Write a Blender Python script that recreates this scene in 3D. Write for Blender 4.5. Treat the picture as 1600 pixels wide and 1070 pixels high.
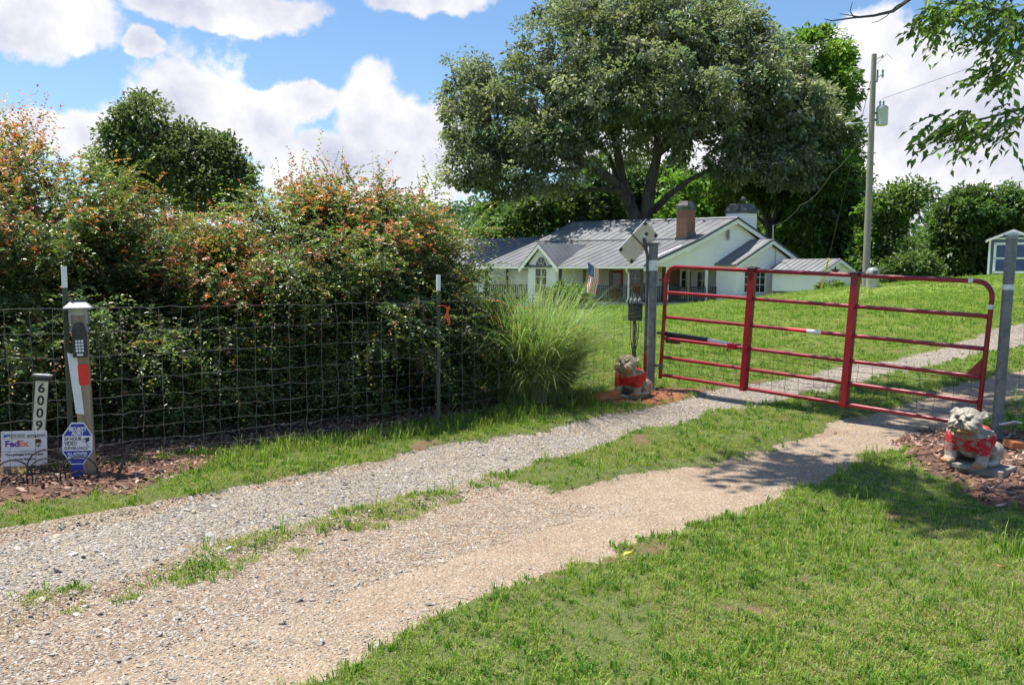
import bpy, math, random
import numpy as np
from mathutils import Vector, Matrix, Euler

for _o in list(bpy.data.objects):
    bpy.data.objects.remove(_o)
scene = bpy.context.scene
COL = scene.collection
rng = np.random.default_rng(11)
random.seed(11)
R = math.radians
PI = math.pi

# ------------------------------------------------------------------ camera
FOC, PCX, PCY = 1400.0, 800.0, 596.0             # focal length and optical centre, in photo pixels
PITCH, ROLL = math.atan(149 / 1400.0), 0.0105
CAM = np.array([0.0, 0.0, 1.42])
_f = np.array([0, math.cos(PITCH), -math.sin(PITCH)])
_u0 = np.array([0, math.sin(PITCH), math.cos(PITCH)])
_r = np.array([math.cos(ROLL), 0, 0]) + _u0 * math.sin(ROLL)
_u = _u0 * math.cos(ROLL) - np.array([math.sin(ROLL), 0, 0])


def at(x, y, Y):
    """a point of the photograph at a known distance Y -> world"""
    r = _f * FOC + _r * (x - PCX) - _u * (y - PCY)
    return CAM + r * (Y / r[1])


cam_data = bpy.data.cameras.new('camera')
cam = bpy.data.objects.new('camera', cam_data)
COL.objects.link(cam)
cam.matrix_world = Matrix(((_r[0], _u[0], -_f[0], CAM[0]), (_r[1], _u[1], -_f[1], CAM[1]), (_r[2], _u[2], -_f[2], CAM[2]), (0, 0, 0, 1)))
cam_data.sensor_width = 36
cam_data.sensor_fit = 'HORIZONTAL'
cam_data.lens = 36 * FOC / 1600
cam_data.shift_y = (PCY - 535) / 1600
cam_data.clip_start = 0.1
cam_data.clip_end = 3000
scene.camera = cam

# ------------------------------------------------------------------ sun, exposure
SUN_EL = R(71)
SUN_AZ = math.atan2(-0.94, 0.34)                  # from behind the hedge, left
sdir = np.array([math.sin(SUN_AZ) * math.cos(SUN_EL), math.cos(SUN_AZ) * math.cos(SUN_EL), math.sin(SUN_EL)])
sun_data = bpy.data.lights.new('sun', 'SUN')
sun_data.energy = 4.1
sun_data.angle = R(0.53)
sun_data.color = (1.0, 0.95, 0.86)
sun = bpy.data.objects.new('sun', sun_data)
COL.objects.link(sun)
sun.rotation_euler = Vector(sdir).to_track_quat('Z', 'Y').to_euler()
vs = scene.view_settings
vs.view_transform = 'Standard'
vs.look = 'None'
vs.gamma = 1.0
vs.exposure = 1.0
vs.use_curve_mapping = False


cy = scene.cycles
cy.max_bounces = 6
cy.diffuse_bounces = 4
cy.glossy_bounces = 2
cy.transmission_bounces = 3
cy.transparent_max_bounces = 4
cy.adaptive_threshold = 0.03


# ------------------------------------------------------------------ node helper
class NT:
    def __init__(self, tree):
        self.t = tree
        tree.nodes.clear()

    def n(self, kind, **kw):
        nd = self.t.nodes.new(kind)
        for k, v in kw.items():
            setattr(nd, k, v)
        return nd

    def l(self, a, b):
        self.t.links.new(a, b)

    def put(self, sock, v):
        if isinstance(v, bpy.types.NodeSocket):
            self.t.links.new(v, sock)
        elif isinstance(v, (tuple, list)) and sock.type == 'RGBA' and len(v) == 3:
            sock.default_value = (*v, 1)
        else:
            sock.default_value = v

    def math(self, op, a, b=0.0, c=0.0, clamp=False):
        nd = self.n('ShaderNodeMath', operation=op, use_clamp=clamp)
        self.put(nd.inputs[0], a)
        self.put(nd.inputs[1], b)
        self.put(nd.inputs[2], c)
        return nd.outputs[0]

    def vmath(self, op, a, b=(0, 0, 0), s=None):
        nd = self.n('ShaderNodeVectorMath', operation=op)
        self.put(nd.inputs[0], a)
        self.put(nd.inputs[1], b)
        if s is not None:
            self.put(nd.inputs['Scale'], s)
        return nd.outputs['Value'] if op in ('LENGTH', 'DOT_PRODUCT', 'DISTANCE') else nd.outputs[0]

    def mix(self, fac, a, b, blend='MIX'):
        nd = self.n('ShaderNodeMix', data_type='RGBA', blend_type=blend)
        self.put(nd.inputs[0], fac)
        self.put(nd.inputs[6], a)
        self.put(nd.inputs[7], b)
        return nd.outputs[2]

    def noise(self, vec, scale, detail=4, rough=0.55, dist=0.0, out=0):
        nd = self.n('ShaderNodeTexNoise')
        if vec is not None:
            self.l(vec, nd.inputs['Vector'])
        nd.inputs['Scale'].default_value = scale
        nd.inputs['Detail'].default_value = detail
        nd.inputs['Roughness'].default_value = rough
        nd.inputs['Distortion'].default_value = dist
        return nd.outputs[out]

    def vor(self, vec, scale, feature='F1', out='Distance', rand=1.0):
        nd = self.n('ShaderNodeTexVoronoi', feature=feature)
        self.l(vec, nd.inputs['Vector'])
        nd.inputs['Scale'].default_value = scale
        nd.inputs['Randomness'].default_value = rand
        return nd.outputs[out]

    def ramp(self, fac, stops, interp='LINEAR'):
        nd = self.n('ShaderNodeValToRGB')
        cr = nd.color_ramp
        cr.interpolation = interp
        while len(cr.elements) < len(stops):
            cr.elements.new(0.5)
        for e, (p, c) in zip(cr.elements, stops):
            e.position = p
            e.color = (*c, 1) if len(c) == 3 else c
        self.l(fac, nd.inputs[0])
        return nd.outputs[0]

    def step(self, v, a, b, lo=0.0, hi=1.0):
        nd = self.n('ShaderNodeMapRange', interpolation_type='SMOOTHSTEP')
        self.put(nd.inputs[0], v)
        nd.inputs[1].default_value = a
        nd.inputs[2].default_value = b
        nd.inputs[3].default_value = lo
        nd.inputs[4].default_value = hi
        return nd.outputs[0]


# ------------------------------------------------------------------ world: Nishita sky with cumulus clouds
world = bpy.data.worlds.new('World')
scene.world = world
world.use_nodes = True
world.cycles.sampling_method = 'MANUAL'
world.cycles.sample_map_resolution = 512
w = NT(world.node_tree)
sky = w.n('ShaderNodeTexSky', sky_type='NISHITA')
sky.sun_disc = False
sky.sun_elevation = SUN_EL
sky.sun_rotation = SUN_AZ
sky.altitude = 200
sky.air_density = 1.0
sky.dust_density = 0.6
sky.ozone_density = 2.2
SKYS = 0.088
tc = w.n('ShaderNodeTexCoord')
dirn = w.vmath('NORMALIZE', tc.outputs['Generated'])
sep = w.n('ShaderNodeSeparateXYZ')
w.l(dirn, sep.inputs[0])
dz = w.math('MAXIMUM', sep.outputs[2], 0.0)
# cloud layer coordinates: azimuth and elevation, so that the banks keep their size at the horizon
az = w.math('ARCTAN2', sep.outputs[0], sep.outputs[1])
el = w.math('ARCSINE', sep.outputs[2])
cmb = w.n('ShaderNodeCombineXYZ')
w.l(az, cmb.inputs[0]); w.l(el, cmb.inputs[1])
warp = w.noise(dirn, 9.0, 5, 0.62, out=1)
warp = w.vmath('SUBTRACT', warp, (0.5, 0.5, 0.5))
pos = w.vmath('ADD', cmb.outputs[0], w.vmath('SCALE', warp, s=0.07))
fld = None


def cloud_blob(px, py, rx, ry):
    global fld
    d = at(px, py, 100.0) - CAM
    d = d / np.linalg.norm(d)
    ca, ce = math.atan2(d[0], d[1]), math.asin(d[2])
    v = w.vmath('SUBTRACT', pos, (ca, ce, 0))
    v = w.vmath('MULTIPLY', v, (FOC / rx / .92, FOC / ry / .92, 0))
    f = w.math('SUBTRACT', 1.0, w.vmath('LENGTH', v))
    fld = f if fld is None else w.math('SMOOTH_MAX', fld, f, 0.12)


for b in [(290, 175, 105, 85), (370, 200, 90, 65), (470, 165, 75, 40), (190, 215, 120, 60), (590, 190, 75, 95), (660, 240, 120, 110), (520, 275, 150, 70),
          (60, 20, 150, 60), (330, 10, 200, 35), (670, 5, 130, 38), (225, 70, 40, 26), (60, 190, 60, 40),
          (1360, 100, 110, 80), (1450, 130, 150, 80), (1560, 170, 150, 100), (1340, 190, 140, 90), (1500, 260, 190, 45), (1590, 300, 90, 60), (1230, 230, 200, 90), (1000, 230, 300, 60), (1330, 330, 180, 50)]:
    cloud_blob(*b)
gen = w.noise(dirn, 2.6, 7, 0.58)
gen = w.math('MULTIPLY', w.math('SUBTRACT', gen, 0.60), 3.0)           # the same broken cumulus all round
fld = w.math('MAXIMUM', fld, gen)
fine = w.noise(dirn, 20.0, 9, 0.62)
fldn = w.math('ADD', fld, w.math('MULTIPLY', w.math('SUBTRACT', fine, 0.5), 0.85))
dens = w.step(fldn, 0.02, 0.27)
billow = w.noise(w.vmath('ADD', dirn, (0.012, -0.01, -0.018)), 13.0, 6, 0.6)
shade = w.math('ADD', w.math('MULTIPLY', w.math('SUBTRACT', billow, 0.5), 2.2), 0.62)
shade = w.math('ADD', shade, w.math('MULTIPLY', w.math('SUBTRACT', 0.35, fld), 0.35), clamp=True)
ccol = w.mix(shade, (0.28, 0.30, 0.385), (0.58, 0.57, 0.57))
skyc = w.n('ShaderNodeHueSaturation')
skyc.inputs['Saturation'].default_value = 1.15
w.l(sky.outputs[0], skyc.inputs['Color'])
skyc = w.vmath('SCALE', skyc.outputs[0], s=SKYS)
hz = w.step(sep.outputs[2], 0.0, 0.14, 0.35, 0.0)
skyc = w.mix(hz, skyc, (0.42, 0.50, 0.64))
final = w.mix(dens, skyc, ccol)
bg = w.n('ShaderNodeBackground')
w.l(final, bg.inputs[0])
bg.inputs[1].default_value = 1.0
wo = w.n('ShaderNodeOutputWorld')
w.l(bg.outputs[0], wo.inputs[0])


# ------------------------------------------------------------------ materials
def mat(name, build):
    m = bpy.data.materials.new(name)
    m.use_nodes = True
    t = NT(m.node_tree)
    out = t.n('ShaderNodeOutputMaterial')
    t.l(build(t), out.inputs[0])
    return m


def bsdf(t, col, rough=0.6, metal=0.0, spec=0.5, normal=None):
    p = t.n('ShaderNodeBsdfPrincipled')
    t.put(p.inputs['Base Color'], col)
    t.put(p.inputs['Roughness'], rough)
    t.put(p.inputs['Metallic'], metal)
    t.put(p.inputs['Specular IOR Level'], spec)
    if normal is not None:
        t.l(normal, p.inputs['Normal'])
    return p.outputs[0]


def bump(t, h, strength=0.4, dist=0.01):
    b = t.n('ShaderNodeBump')
    b.inputs['Strength'].default_value = strength
    b.inputs['Distance'].default_value = dist
    t.l(h, b.inputs['Height'])
    return b.outputs[0]


def pm(name, c1, c2=None, scale=6.0, rough=0.6, metal=0.0, spec=0.5, bs=0.0, bscale=60.0, bd=0.004, stretch=(1, 1, 1), dirt=None, lo=0.35, hi=0.65):
    """plain painted / cast / sawn surface: two tones of one colour in uneven blotches, fine relief, optional dirt"""
    def f(t):
        v = t.n('ShaderNodeTexCoord').outputs['Object']
        if stretch != (1, 1, 1):
            v = t.vmath('MULTIPLY', v, stretch)
        col = c1
        n1 = t.noise(v, scale, 6, 0.6)
        if c2:
            col = t.mix(t.step(n1, lo, hi), c1, c2)
        if dirt:
            n2 = t.noise(v, scale * 0.37 + 0.7, 7, 0.7)
            col = t.mix(t.step(n2, 0.5, 0.72, 0, dirt[1]), col, dirt[0])
        nm = bump(t, t.noise(v, bscale, 5, 0.65), bs, bd) if bs else None
        return bsdf(t, col, rough if isinstance(rough, float) else 0.5, metal, spec, nm)
    return mat(name, f)


def leaf_mat(name, trans=0.42, rough=0.45, spec=0.45):
    def f(t):
        a = t.n('ShaderNodeAttribute', attribute_name='col').outputs['Color']
        p = bsdf(t, a, rough, 0, spec)
        tr = t.n('ShaderNodeBsdfTranslucent')
        t.put(tr.inputs[0], t.mix(1.0, a, (1.15, 1.2, 0.55), 'MULTIPLY'))
        mx = t.n('ShaderNodeMixShader')
        mx.inputs[0].default_value = trans
        t.l(p, mx.inputs[1]); t.l(tr.outputs[0], mx.inputs[2])
        return mx.outputs[0]
    return mat(name, f)


def bark_f(c1, c2, sc=9.0):
    def f(t):
        v = t.vmath('MULTIPLY', t.n('ShaderNodeTexCoord').outputs['Object'], (1, 1, 0.22))
        n = t.noise(v, sc, 8, 0.7, 0.6)
        return bsdf(t, t.mix(t.step(n, 0.35, 0.68), c1, c2), 0.9, 0, 0.2, bump(t, n, 0.9, 0.06))
    return f


MT = {}
MT['leaf'] = leaf_mat('leaf')
MT['glossy_leaf'] = leaf_mat('glossy_leaf', 0.42, 0.34, 0.5)
MT['far_leaf'] = leaf_mat('far_leaf', 0.48, 0.42, 0.55)
MT['blade'] = leaf_mat('blade', 0.4, 0.5, 0.3)
MT['bark'] = mat('bark', bark_f((0.05, 0.043, 0.036), (0.12, 0.108, 0.094), 2.5))
MT['shrub_bark'] = mat('shrub_bark', bark_f((0.06, 0.045, 0.035), (0.13, 0.10, 0.08), 40))
MT['twig_bark'] = mat('twig_bark', bark_f((0.09, 0.08, 0.07), (0.2, 0.18, 0.15), 14))
MT['red_paint'] = pm('red_paint', (0.21, 0.006, 0.014), (0.27, 0.009, 0.019), 9, 0.3, 0, 0.5, 0.05, 150, 0.001, dirt=((0.13, 0.045, 0.04), 0.55))
MT['steel'] = pm('galvanised_steel', (0.13, 0.135, 0.14), (0.21, 0.215, 0.22), 14, 0.5, 0.35, 0.5, 0.1, 90, 0.002, dirt=((0.20, 0.15, 0.11), 0.4))
MT['dark_steel'] = pm('dark_steel', (0.07, 0.075, 0.08), (0.13, 0.135, 0.14), 20, 0.5, 0.4)
MT['wire'] = pm('fence_wire', (0.13, 0.13, 0.12), (0.22, 0.22, 0.21), 30, 0.5, 0.5)
MT['dark_wire'] = pm('gate_mesh_wire', (0.035, 0.035, 0.035), (0.07, 0.065, 0.06), 30, 0.6, 0.3)
MT['green_steel'] = pm('green_post_paint', (0.055, 0.075, 0.05), (0.09, 0.105, 0.075), 18, 0.55, 0, 0.4, 0.1, 80, 0.002, dirt=((0.12, 0.09, 0.06), 0.4))
MT['white_paint'] = pm('white_paint', (0.74, 0.74, 0.72), (0.82, 0.82, 0.81), 6, 0.45, 0, 0.5, 0.04, 60, 0.002, dirt=((0.5, 0.47, 0.40), 0.35))
MT['white_plastic'] = pm('white_plastic', (0.74, 0.75, 0.76), (0.80, 0.81, 0.82), 9, 0.35, dirt=((0.5, 0.49, 0.45), 0.22))
MT['black_plastic'] = pm('black_plastic', (0.018, 0.018, 0.02), (0.03, 0.03, 0.032), 25, 0.4, dirt=((0.12, 0.11, 0.10), 0.3))
MT['black_rubber'] = pm('black_rubber', (0.02, 0.02, 0.02), (0.035, 0.034, 0.033), 30, 0.65)
MT['grey_plastic'] = pm('grey_plastic', (0.23, 0.235, 0.245), (0.32, 0.325, 0.33), 14, 0.4, dirt=((0.12, 0.11, 0.1), 0.3))
MT['clear_lens'] = pm('milky_lens', (0.33, 0.34, 0.31), (0.45, 0.45, 0.42), 30, 0.25)
MT['reflector_red'] = pm('reflector_red', (0.72, 0.015, 0.015), (0.80, 0.03, 0.025), 60, 0.3)
MT['tape_white'] = pm('tape_white', (0.66, 0.67, 0.66), (0.78, 0.78, 0.77), 40, 0.35)
MT['tape_red'] = pm('tape_red', (0.62, 0.012, 0.02), (0.70, 0.02, 0.03), 40, 0.35)
MT['orange_ribbon'] = pm('orange_ribbon', (0.65, 0.09, 0.03), (0.75, 0.14, 0.05), 40, 0.5)
MT['ink_black'] = pm('ink_black', (0.02, 0.02, 0.022), None, 5, 0.5)
MT['ink_navy'] = pm('ink_navy', (0.022, 0.03, 0.30), (0.028, 0.038, 0.36), 20, 0.4)
MT['ink_white'] = pm('ink_white', (0.80, 0.80, 0.81), None, 5, 0.45)
MT['ink_purple'] = pm('ink_purple', (0.11, 0.03, 0.30), None, 5, 0.5)
MT['ink_orange'] = pm('ink_orange', (0.80, 0.22, 0.10), None, 5, 0.5)
MT['ink_blue'] = pm('ink_blue', (0.05, 0.12, 0.35), None, 5, 0.5)
MT['ink_grey'] = pm('ink_grey', (0.16, 0.16, 0.18), None, 5, 0.5)
MT['ink_brown'] = pm('ink_brown', (0.05, 0.03, 0.015), None, 5, 0.5)
MT['cream_panel'] = pm('cream_panel', (0.62, 0.60, 0.44), (0.70, 0.68, 0.52), 12, 0.4)
MT['terracotta'] = pm('terracotta', (0.48, 0.15, 0.06), (0.58, 0.22, 0.10), 22, 0.85, 0, 0.3, 0.4, 80, 0.004, dirt=((0.25, 0.16, 0.11), 0.6))
MT['concrete'] = pm('weathered_concrete', (0.20, 0.18, 0.155), (0.31, 0.28, 0.24), 20, 0.9, 0, 0.3, 0.5, 90, 0.004)
MT['solar_back'] = pm('solar_back_sheet', (0.62, 0.52, 0.39), (0.70, 0.60, 0.47), 6, 0.5, dirt=((0.5, 0.36, 0.24), 0.5))
MT['solar_cell'] = pm('solar_cell', (0.012, 0.016, 0.035), (0.02, 0.025, 0.05), 8, 0.12)
MT['aluminium'] = pm('aluminium', (0.55, 0.56, 0.57), (0.64, 0.65, 0.65), 20, 0.4, 0.6)


def wood_f(c1, c2, c3, axis_stretch=(9, 9, 0.8)):
    def f(t):
        v = t.vmath('MULTIPLY', t.n('ShaderNodeTexCoord').outputs['Object'], axis_stretch)
        n = t.noise(v, 5.0, 7, 0.65, 1.2)
        col = t.ramp(n, [(0.28, c1), (0.5, c2), (0.72, c3)])
        return bsdf(t, col, 0.85, 0, 0.25, bump(t, n, 0.5, 0.004))
    return f


MT['post_wood'] = mat('post_wood', wood_f((0.18, 0.14, 0.095), (0.30, 0.24, 0.165), (0.40, 0.33, 0.23)))
MT['stake_wood'] = mat('stake_wood', wood_f((0.10, 0.085, 0.06), (0.18, 0.15, 0.11), (0.25, 0.22, 0.16)))
MT['pole_wood'] = mat('pole_wood', wood_f((0.17, 0.145, 0.12), (0.27, 0.24, 0.21), (0.36, 0.33, 0.295), (5, 5, 0.35)))
MT['deck_wood'] = mat('deck_wood', wood_f((0.045, 0.04, 0.036), (0.075, 0.066, 0.06), (0.11, 0.1, 0.09), (3, 3, 3)))
MT['cedar'] = mat('cedar', wood_f((0.25, 0.08, 0.03), (0.36, 0.13, 0.05), (0.42, 0.17, 0.07), (3, 3, 1)))
MT['porch_post_wood'] = mat('porch_post_wood', wood_f((0.24, 0.15, 0.09), (0.33, 0.22, 0.14), (0.4, 0.28, 0.19), (3, 3, 1)))
MT['siding'] = pm('white_siding', (0.88, 0.81, 0.83), (0.91, 0.845, 0.865), 1.2, 0.55, 0, 0.4, 0, dirt=((0.62, 0.57, 0.50), 0.3))
MT['trim'] = pm('white_trim', (0.82, 0.76, 0.775), (0.87, 0.81, 0.825), 2, 0.45)
MT['metal_roof'] = pm('metal_roof', (0.115, 0.12, 0.13), (0.165, 0.17, 0.18), 0.7, 0.5, 0.1, 0.5, 0, dirt=((0.15, 0.15, 0.155), 0.35))
MT['roof_edge'] = pm('roof_edge', (0.055, 0.065, 0.08), (0.085, 0.095, 0.11), 2, 0.45, 0.2)
MT['chimney_cap'] = pm('chimney_cap', (0.05, 0.05, 0.055), (0.13, 0.125, 0.13), 2.4, 0.6, 0.2, 0.5, 0.2, 20, 0.01)
MT['window_glass'] = mat('window_glass', lambda t: bsdf(t, (0.025, 0.03, 0.035), 0.06, 0, 0.6))
MT['red_door'] = pm('red_door', (0.26, 0.012, 0.012), (0.32, 0.018, 0.016), 3, 0.4)
MT['dark_room'] = pm('dark_interior_wall', (0.14, 0.13, 0.115), (0.19, 0.18, 0.16), 1.5, 0.8)
MT['shed_blue'] = pm('shed_blue', (0.075, 0.105, 0.175), (0.095, 0.13, 0.21), 3, 0.6)
MT['door_blue'] = pm('door_blue', (0.05, 0.075, 0.19), (0.065, 0.09, 0.225), 3, 0.6)
MT['shingle'] = pm('shingle', (0.13, 0.13, 0.135), (0.22, 0.22, 0.225), 14, 0.9, 0, 0.3, 0.4, 30, 0.01)
MT['beige_plastic'] = pm('beige_plastic', (0.46, 0.42, 0.36), (0.54, 0.50, 0.44), 3, 0.5)
MT['transformer_grey'] = pm('transformer_grey', (0.42, 0.45, 0.46), (0.50, 0.53, 0.54), 3, 0.45, 0.1, dirt=((0.25, 0.24, 0.22), 0.35))
MT['porcelain'] = pm('porcelain', (0.30, 0.30, 0.31), (0.4, 0.4, 0.4), 10, 0.25)
MT['cable'] = pm('cable', (0.05, 0.05, 0.05), (0.08, 0.08, 0.08), 10, 0.6)
MT['guard_yellow'] = pm('guard_yellow', (0.68, 0.42, 0.05), (0.75, 0.50, 0.08), 8, 0.5)
MT['rust_star'] = pm('rust_star', (0.12, 0.03, 0.025), (0.2, 0.06, 0.045), 9, 0.6, 0.3)


def brick_f(t):
    v = t.n('ShaderNodeTexCoord').outputs['Object']
    s = t.n('ShaderNodeSeparateXYZ'); t.l(v, s.inputs[0])
    c = t.n('ShaderNodeCombineXYZ')
    t.l(t.math('ADD', s.outputs[0], t.math('MULTIPLY', s.outputs[1], 0.9)), c.inputs[0]); t.l(s.outputs[2], c.inputs[1])
    b = t.n('ShaderNodeTexBrick')
    t.l(c.outputs[0], b.inputs[0])
    for k, x in (('Color1', (0.20, 0.06, 0.045, 1)), ('Color2', (0.28, 0.095, 0.068, 1)), ('Mortar', (0.26, 0.19, 0.165, 1))):
        b.inputs[k].default_value = x
    b.inputs['Scale'].default_value = 1.0
    b.inputs['Brick Width'].default_value = 0.22
    b.inputs['Row Height'].default_value = 0.075
    b.inputs['Mortar Size'].default_value = 0.011
    return bsdf(t, t.mix(t.step(t.noise(v, 2.0, 6), 0.45, 0.7, 0, 0.5), b.outputs[0], (0.10, 0.08, 0.075)), 0.9, 0, 0.25)


MT['brick'] = mat('chimney_brick', brick_f)


# ------------------------------------------------------------------ mesh helpers
class MB:
    """collects shapes of ONE part; build() links them as one mesh object"""
    def __init__(self):
        self.v, self.f, self.n = [], [], 0

    def add(self, verts, faces):
        verts = np.asarray(verts, float)
        self.v.append(verts)
        self.f += [tuple(i + self.n for i in q) for q in faces]
        self.n += len(verts)
        return self

    def box(self, x0, x1, y0, y1, z0, z1, fn=None, taper=0.0):
        t = taper
        V = [(x0, y0, z0), (x1, y0, z0), (x1, y1, z0), (x0, y1, z0), (x0 + t, y0 + t, z1), (x1 - t, y0 + t, z1), (x1 - t, y1 - t, z1), (x0 + t, y1 - t, z1)]
        if fn:
            V = [fn(*p) for p in V]
        return self.add(V, [(3, 2, 1, 0), (4, 5, 6, 7), (0, 1, 5, 4), (1, 2, 6, 5), (2, 3, 7, 6), (3, 0, 4, 7)])

    def tube(self, path, rad, n=8, cap=True):
        P = np.asarray(path, float)
        m = len(P)
        rad = np.full(m, rad) if np.isscalar(rad) else np.asarray(rad, float)
        T = np.gradient(P, axis=0)
        T /= np.linalg.norm(T, axis=1)[:, None] + 1e-12
        a = np.array([0, 0, 1.0]) if abs(T[0][2]) < 0.9 else np.array([1.0, 0, 0])
        V = []
        for i in range(m):
            x = np.cross(T[i], a); x /= np.linalg.norm(x) + 1e-12
            y = np.cross(T[i], x)
            a = np.cross(x, T[i])
            for k in range(n):
                q = 2 * PI * k / n
                V.append(P[i] + (x * math.cos(q) + y * math.sin(q)) * rad[i])
        F = [(i * n + k, i * n + (k + 1) % n, (i + 1) * n + (k + 1) % n, (i + 1) * n + k) for i in range(m - 1) for k in range(n)]
        if cap:
            F += [tuple(range(n - 1, -1, -1)), tuple((m - 1) * n + k for k in range(n))]
        return self.add(V, F)

    def lathe(self, prof, n=20, c=(0, 0, 0)):
        V = [(c[0] + r * math.cos(2 * PI * k / n), c[1] + r * math.sin(2 * PI * k / n), c[2] + z) for r, z in prof for k in range(n)]
        F = [(i * n + k, i * n + (k + 1) % n, (i + 1) * n + (k + 1) % n, (i + 1) * n + k) for i in range(len(prof) - 1) for k in range(n)]
        F += [tuple(range(n - 1, -1, -1)), tuple((len(prof) - 1) * n + k for k in range(n))]
        return self.add(V, F)

    def prism(self, poly, a, b, fn):
        """poly: 2-D outline (p, q); extruded from a to b; fn(p, q, e) -> point"""
        n = len(poly)
        V = [fn(p, q, a) for p, q in poly] + [fn(p, q, b) for p, q in poly]
        F = [tuple(range(n - 1, -1, -1)), tuple(range(n, 2 * n))] + [(i, (i + 1) % n, n + (i + 1) % n, n + i) for i in range(n)]
        return self.add(V, F)

    def ell(self, c, r, rot=None, nu=14, nv=9):
        V = []
        for j in range(nv + 1):
            th = PI * j / nv
            for k in range(nu):
                ph = 2 * PI * k / nu
                V.append((r[0] * math.sin(th) * math.cos(ph), r[1] * math.sin(th) * math.sin(ph), r[2] * math.cos(th)))
        V = np.array(V)
        if rot is not None:
            V = V @ np.array(Euler(rot).to_matrix()).T
        F = [(j * nu + k, (j + 1) * nu + k, (j + 1) * nu + (k + 1) % nu, j * nu + (k + 1) % nu) for j in range(nv) for k in range(nu)]
        return self.add(V + np.array(c), F)

    def build(self, name, material, parent=None, org=None, smooth=False, bevel=0.0):
        V = np.concatenate(self.v)
        if org is not None:
            V = V - np.asarray(org, float)
        me = bpy.data.meshes.new(name)
        me.from_pydata(V.tolist(), [], self.f)
        me.validate()
        o = link(name, me, material, parent)
        if smooth:
            me.polygons.foreach_set('use_smooth', [True] * len(me.polygons))
            try:
                me.set_sharp_from_angle(angle=R(40))
            except Exception:
                pass
        if bevel:
            b = o.modifiers.new('bevel', 'BEVEL')
            b.width = bevel; b.segments = 2; b.limit_method = 'ANGLE'
        return o


def link(name, me, material=None, parent=None):
    o = bpy.data.objects.new(name, me)
    if material is not None and me is not None:
        me.materials.clear()
        me.materials.append(MT[material] if isinstance(material, str) else material)
    COL.objects.link(o)
    if parent is not None:
        o.parent = parent
    return o


def tag(o, label, cat, group=None):
    o['label'] = label; o['category'] = cat
    if group:
        o['group'] = group
    return o


def thing(name, label, cat, loc=(0, 0, 0), rz=0.0, group=None):
    o = bpy.data.objects.new(name, None)
    o.empty_display_size = 0.1
    COL.objects.link(o)
    o.location = tuple(float(c) for c in loc); o.rotation_euler = (0, 0, rz)
    return tag(o, label, cat, group)


def copy_thing(root, loc, rz, label, group=None, scale=None):
    r = root.copy(); COL.objects.link(r)
    r.location = loc; r.rotation_euler = (0, 0, rz); r['label'] = label
    if group: r['group'] = group
    if scale: r.scale = scale
    for ch in list(root.children):
        c = ch.copy(); COL.objects.link(c); c.parent = r
        for g in list(ch.children):
            d = g.copy(); COL.objects.link(d); d.parent = c
    return r


def quads_mesh(name, V, nper, faces_per, cols=None, smooth=False):
    """V (N, nper, 3); faces_per: index tuples of one piece (all same length); cols (N,3) colour of each piece"""
    N = len(V)
    me = bpy.data.meshes.new(name)
    me.vertices.add(N * nper)
    me.vertices.foreach_set('co', V.reshape(-1).astype(np.float32))
    fp = np.array(faces_per); k = fp.shape[1]
    idx = (np.arange(N)[:, None, None] * nper + fp[None]).reshape(-1)
    nf = N * len(fp)
    me.loops.add(nf * k)
    me.loops.foreach_set('vertex_index', idx.astype(np.int32))
    me.polygons.add(nf)
    me.polygons.foreach_set('loop_start', (np.arange(nf) * k).astype(np.int32))
    me.polygons.foreach_set('loop_total', np.full(nf, k, np.int32))
    if smooth:
        me.polygons.foreach_set('use_smooth', np.ones(nf, bool))
    me.update(calc_edges=True)
    if cols is not None:
        a = me.attributes.new('col', 'FLOAT_COLOR', 'FACE')
        c = np.ones((nf, 4), np.float32)
        c[:, :3] = np.repeat(cols, len(fp), axis=0)
        a.data.foreach_set('color', c.reshape(-1))
    return me


def unit(a):
    return a / (np.linalg.norm(a, axis=-1, keepdims=True) + 1e-9)


def leaf_mesh(name, P, D, Nn, L, W, cols, fold=0.25):
    """pointed, slightly folded leaves. P base, D direction, Nn rough normal"""
    D = unit(D); S = unit(np.cross(D, Nn)); U = np.cross(S, D)
    L = np.asarray(L)[:, None]; W = np.asarray(W)[:, None]
    mid = P + D * L * 0.45 + U * L * 0.05
    V = np.stack([P, mid + S * W * 0.5 + U * W * fold, P + D * L - U * L * 0.12, mid - S * W * 0.5 + U * W * fold], 1)
    return quads_mesh(name, V, 4, [(0, 1, 2), (0, 2, 3)], cols)


def pick(cols, n, jitter=0.18):
    cols = np.array(cols)
    c = cols[rng.integers(0, len(cols), n)]
    return np.clip(c * (1 + rng.normal(0, jitter, (n, 1))) * (1 + rng.normal(0, jitter * 0.35, (n, 3))), 0.003, 0.9)


def text_obj(name, body, size, material, parent, loc, rot=(PI / 2, 0, 0), sx=1.0, bold=0.0, align='CENTER'):
    cu = bpy.data.curves.new(name, 'FONT')
    cu.body = body; cu.size = size; cu.align_x = align; cu.align_y = 'CENTER'
    cu.offset = bold; cu.extrude = 0.0006; cu.resolution_u = 3
    tmp = bpy.data.objects.new('tmp', cu)
    COL.objects.link(tmp)
    dg = bpy.context.evaluated_depsgraph_get()
    me = bpy.data.meshes.new_from_object(tmp.evaluated_get(dg))
    bpy.data.objects.remove(tmp); bpy.data.curves.remove(cu)
    o = link(name, me, material, parent)
    o.location = loc; o.rotation_euler = rot; o.scale = (sx, 1, 1)
    return o


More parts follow.
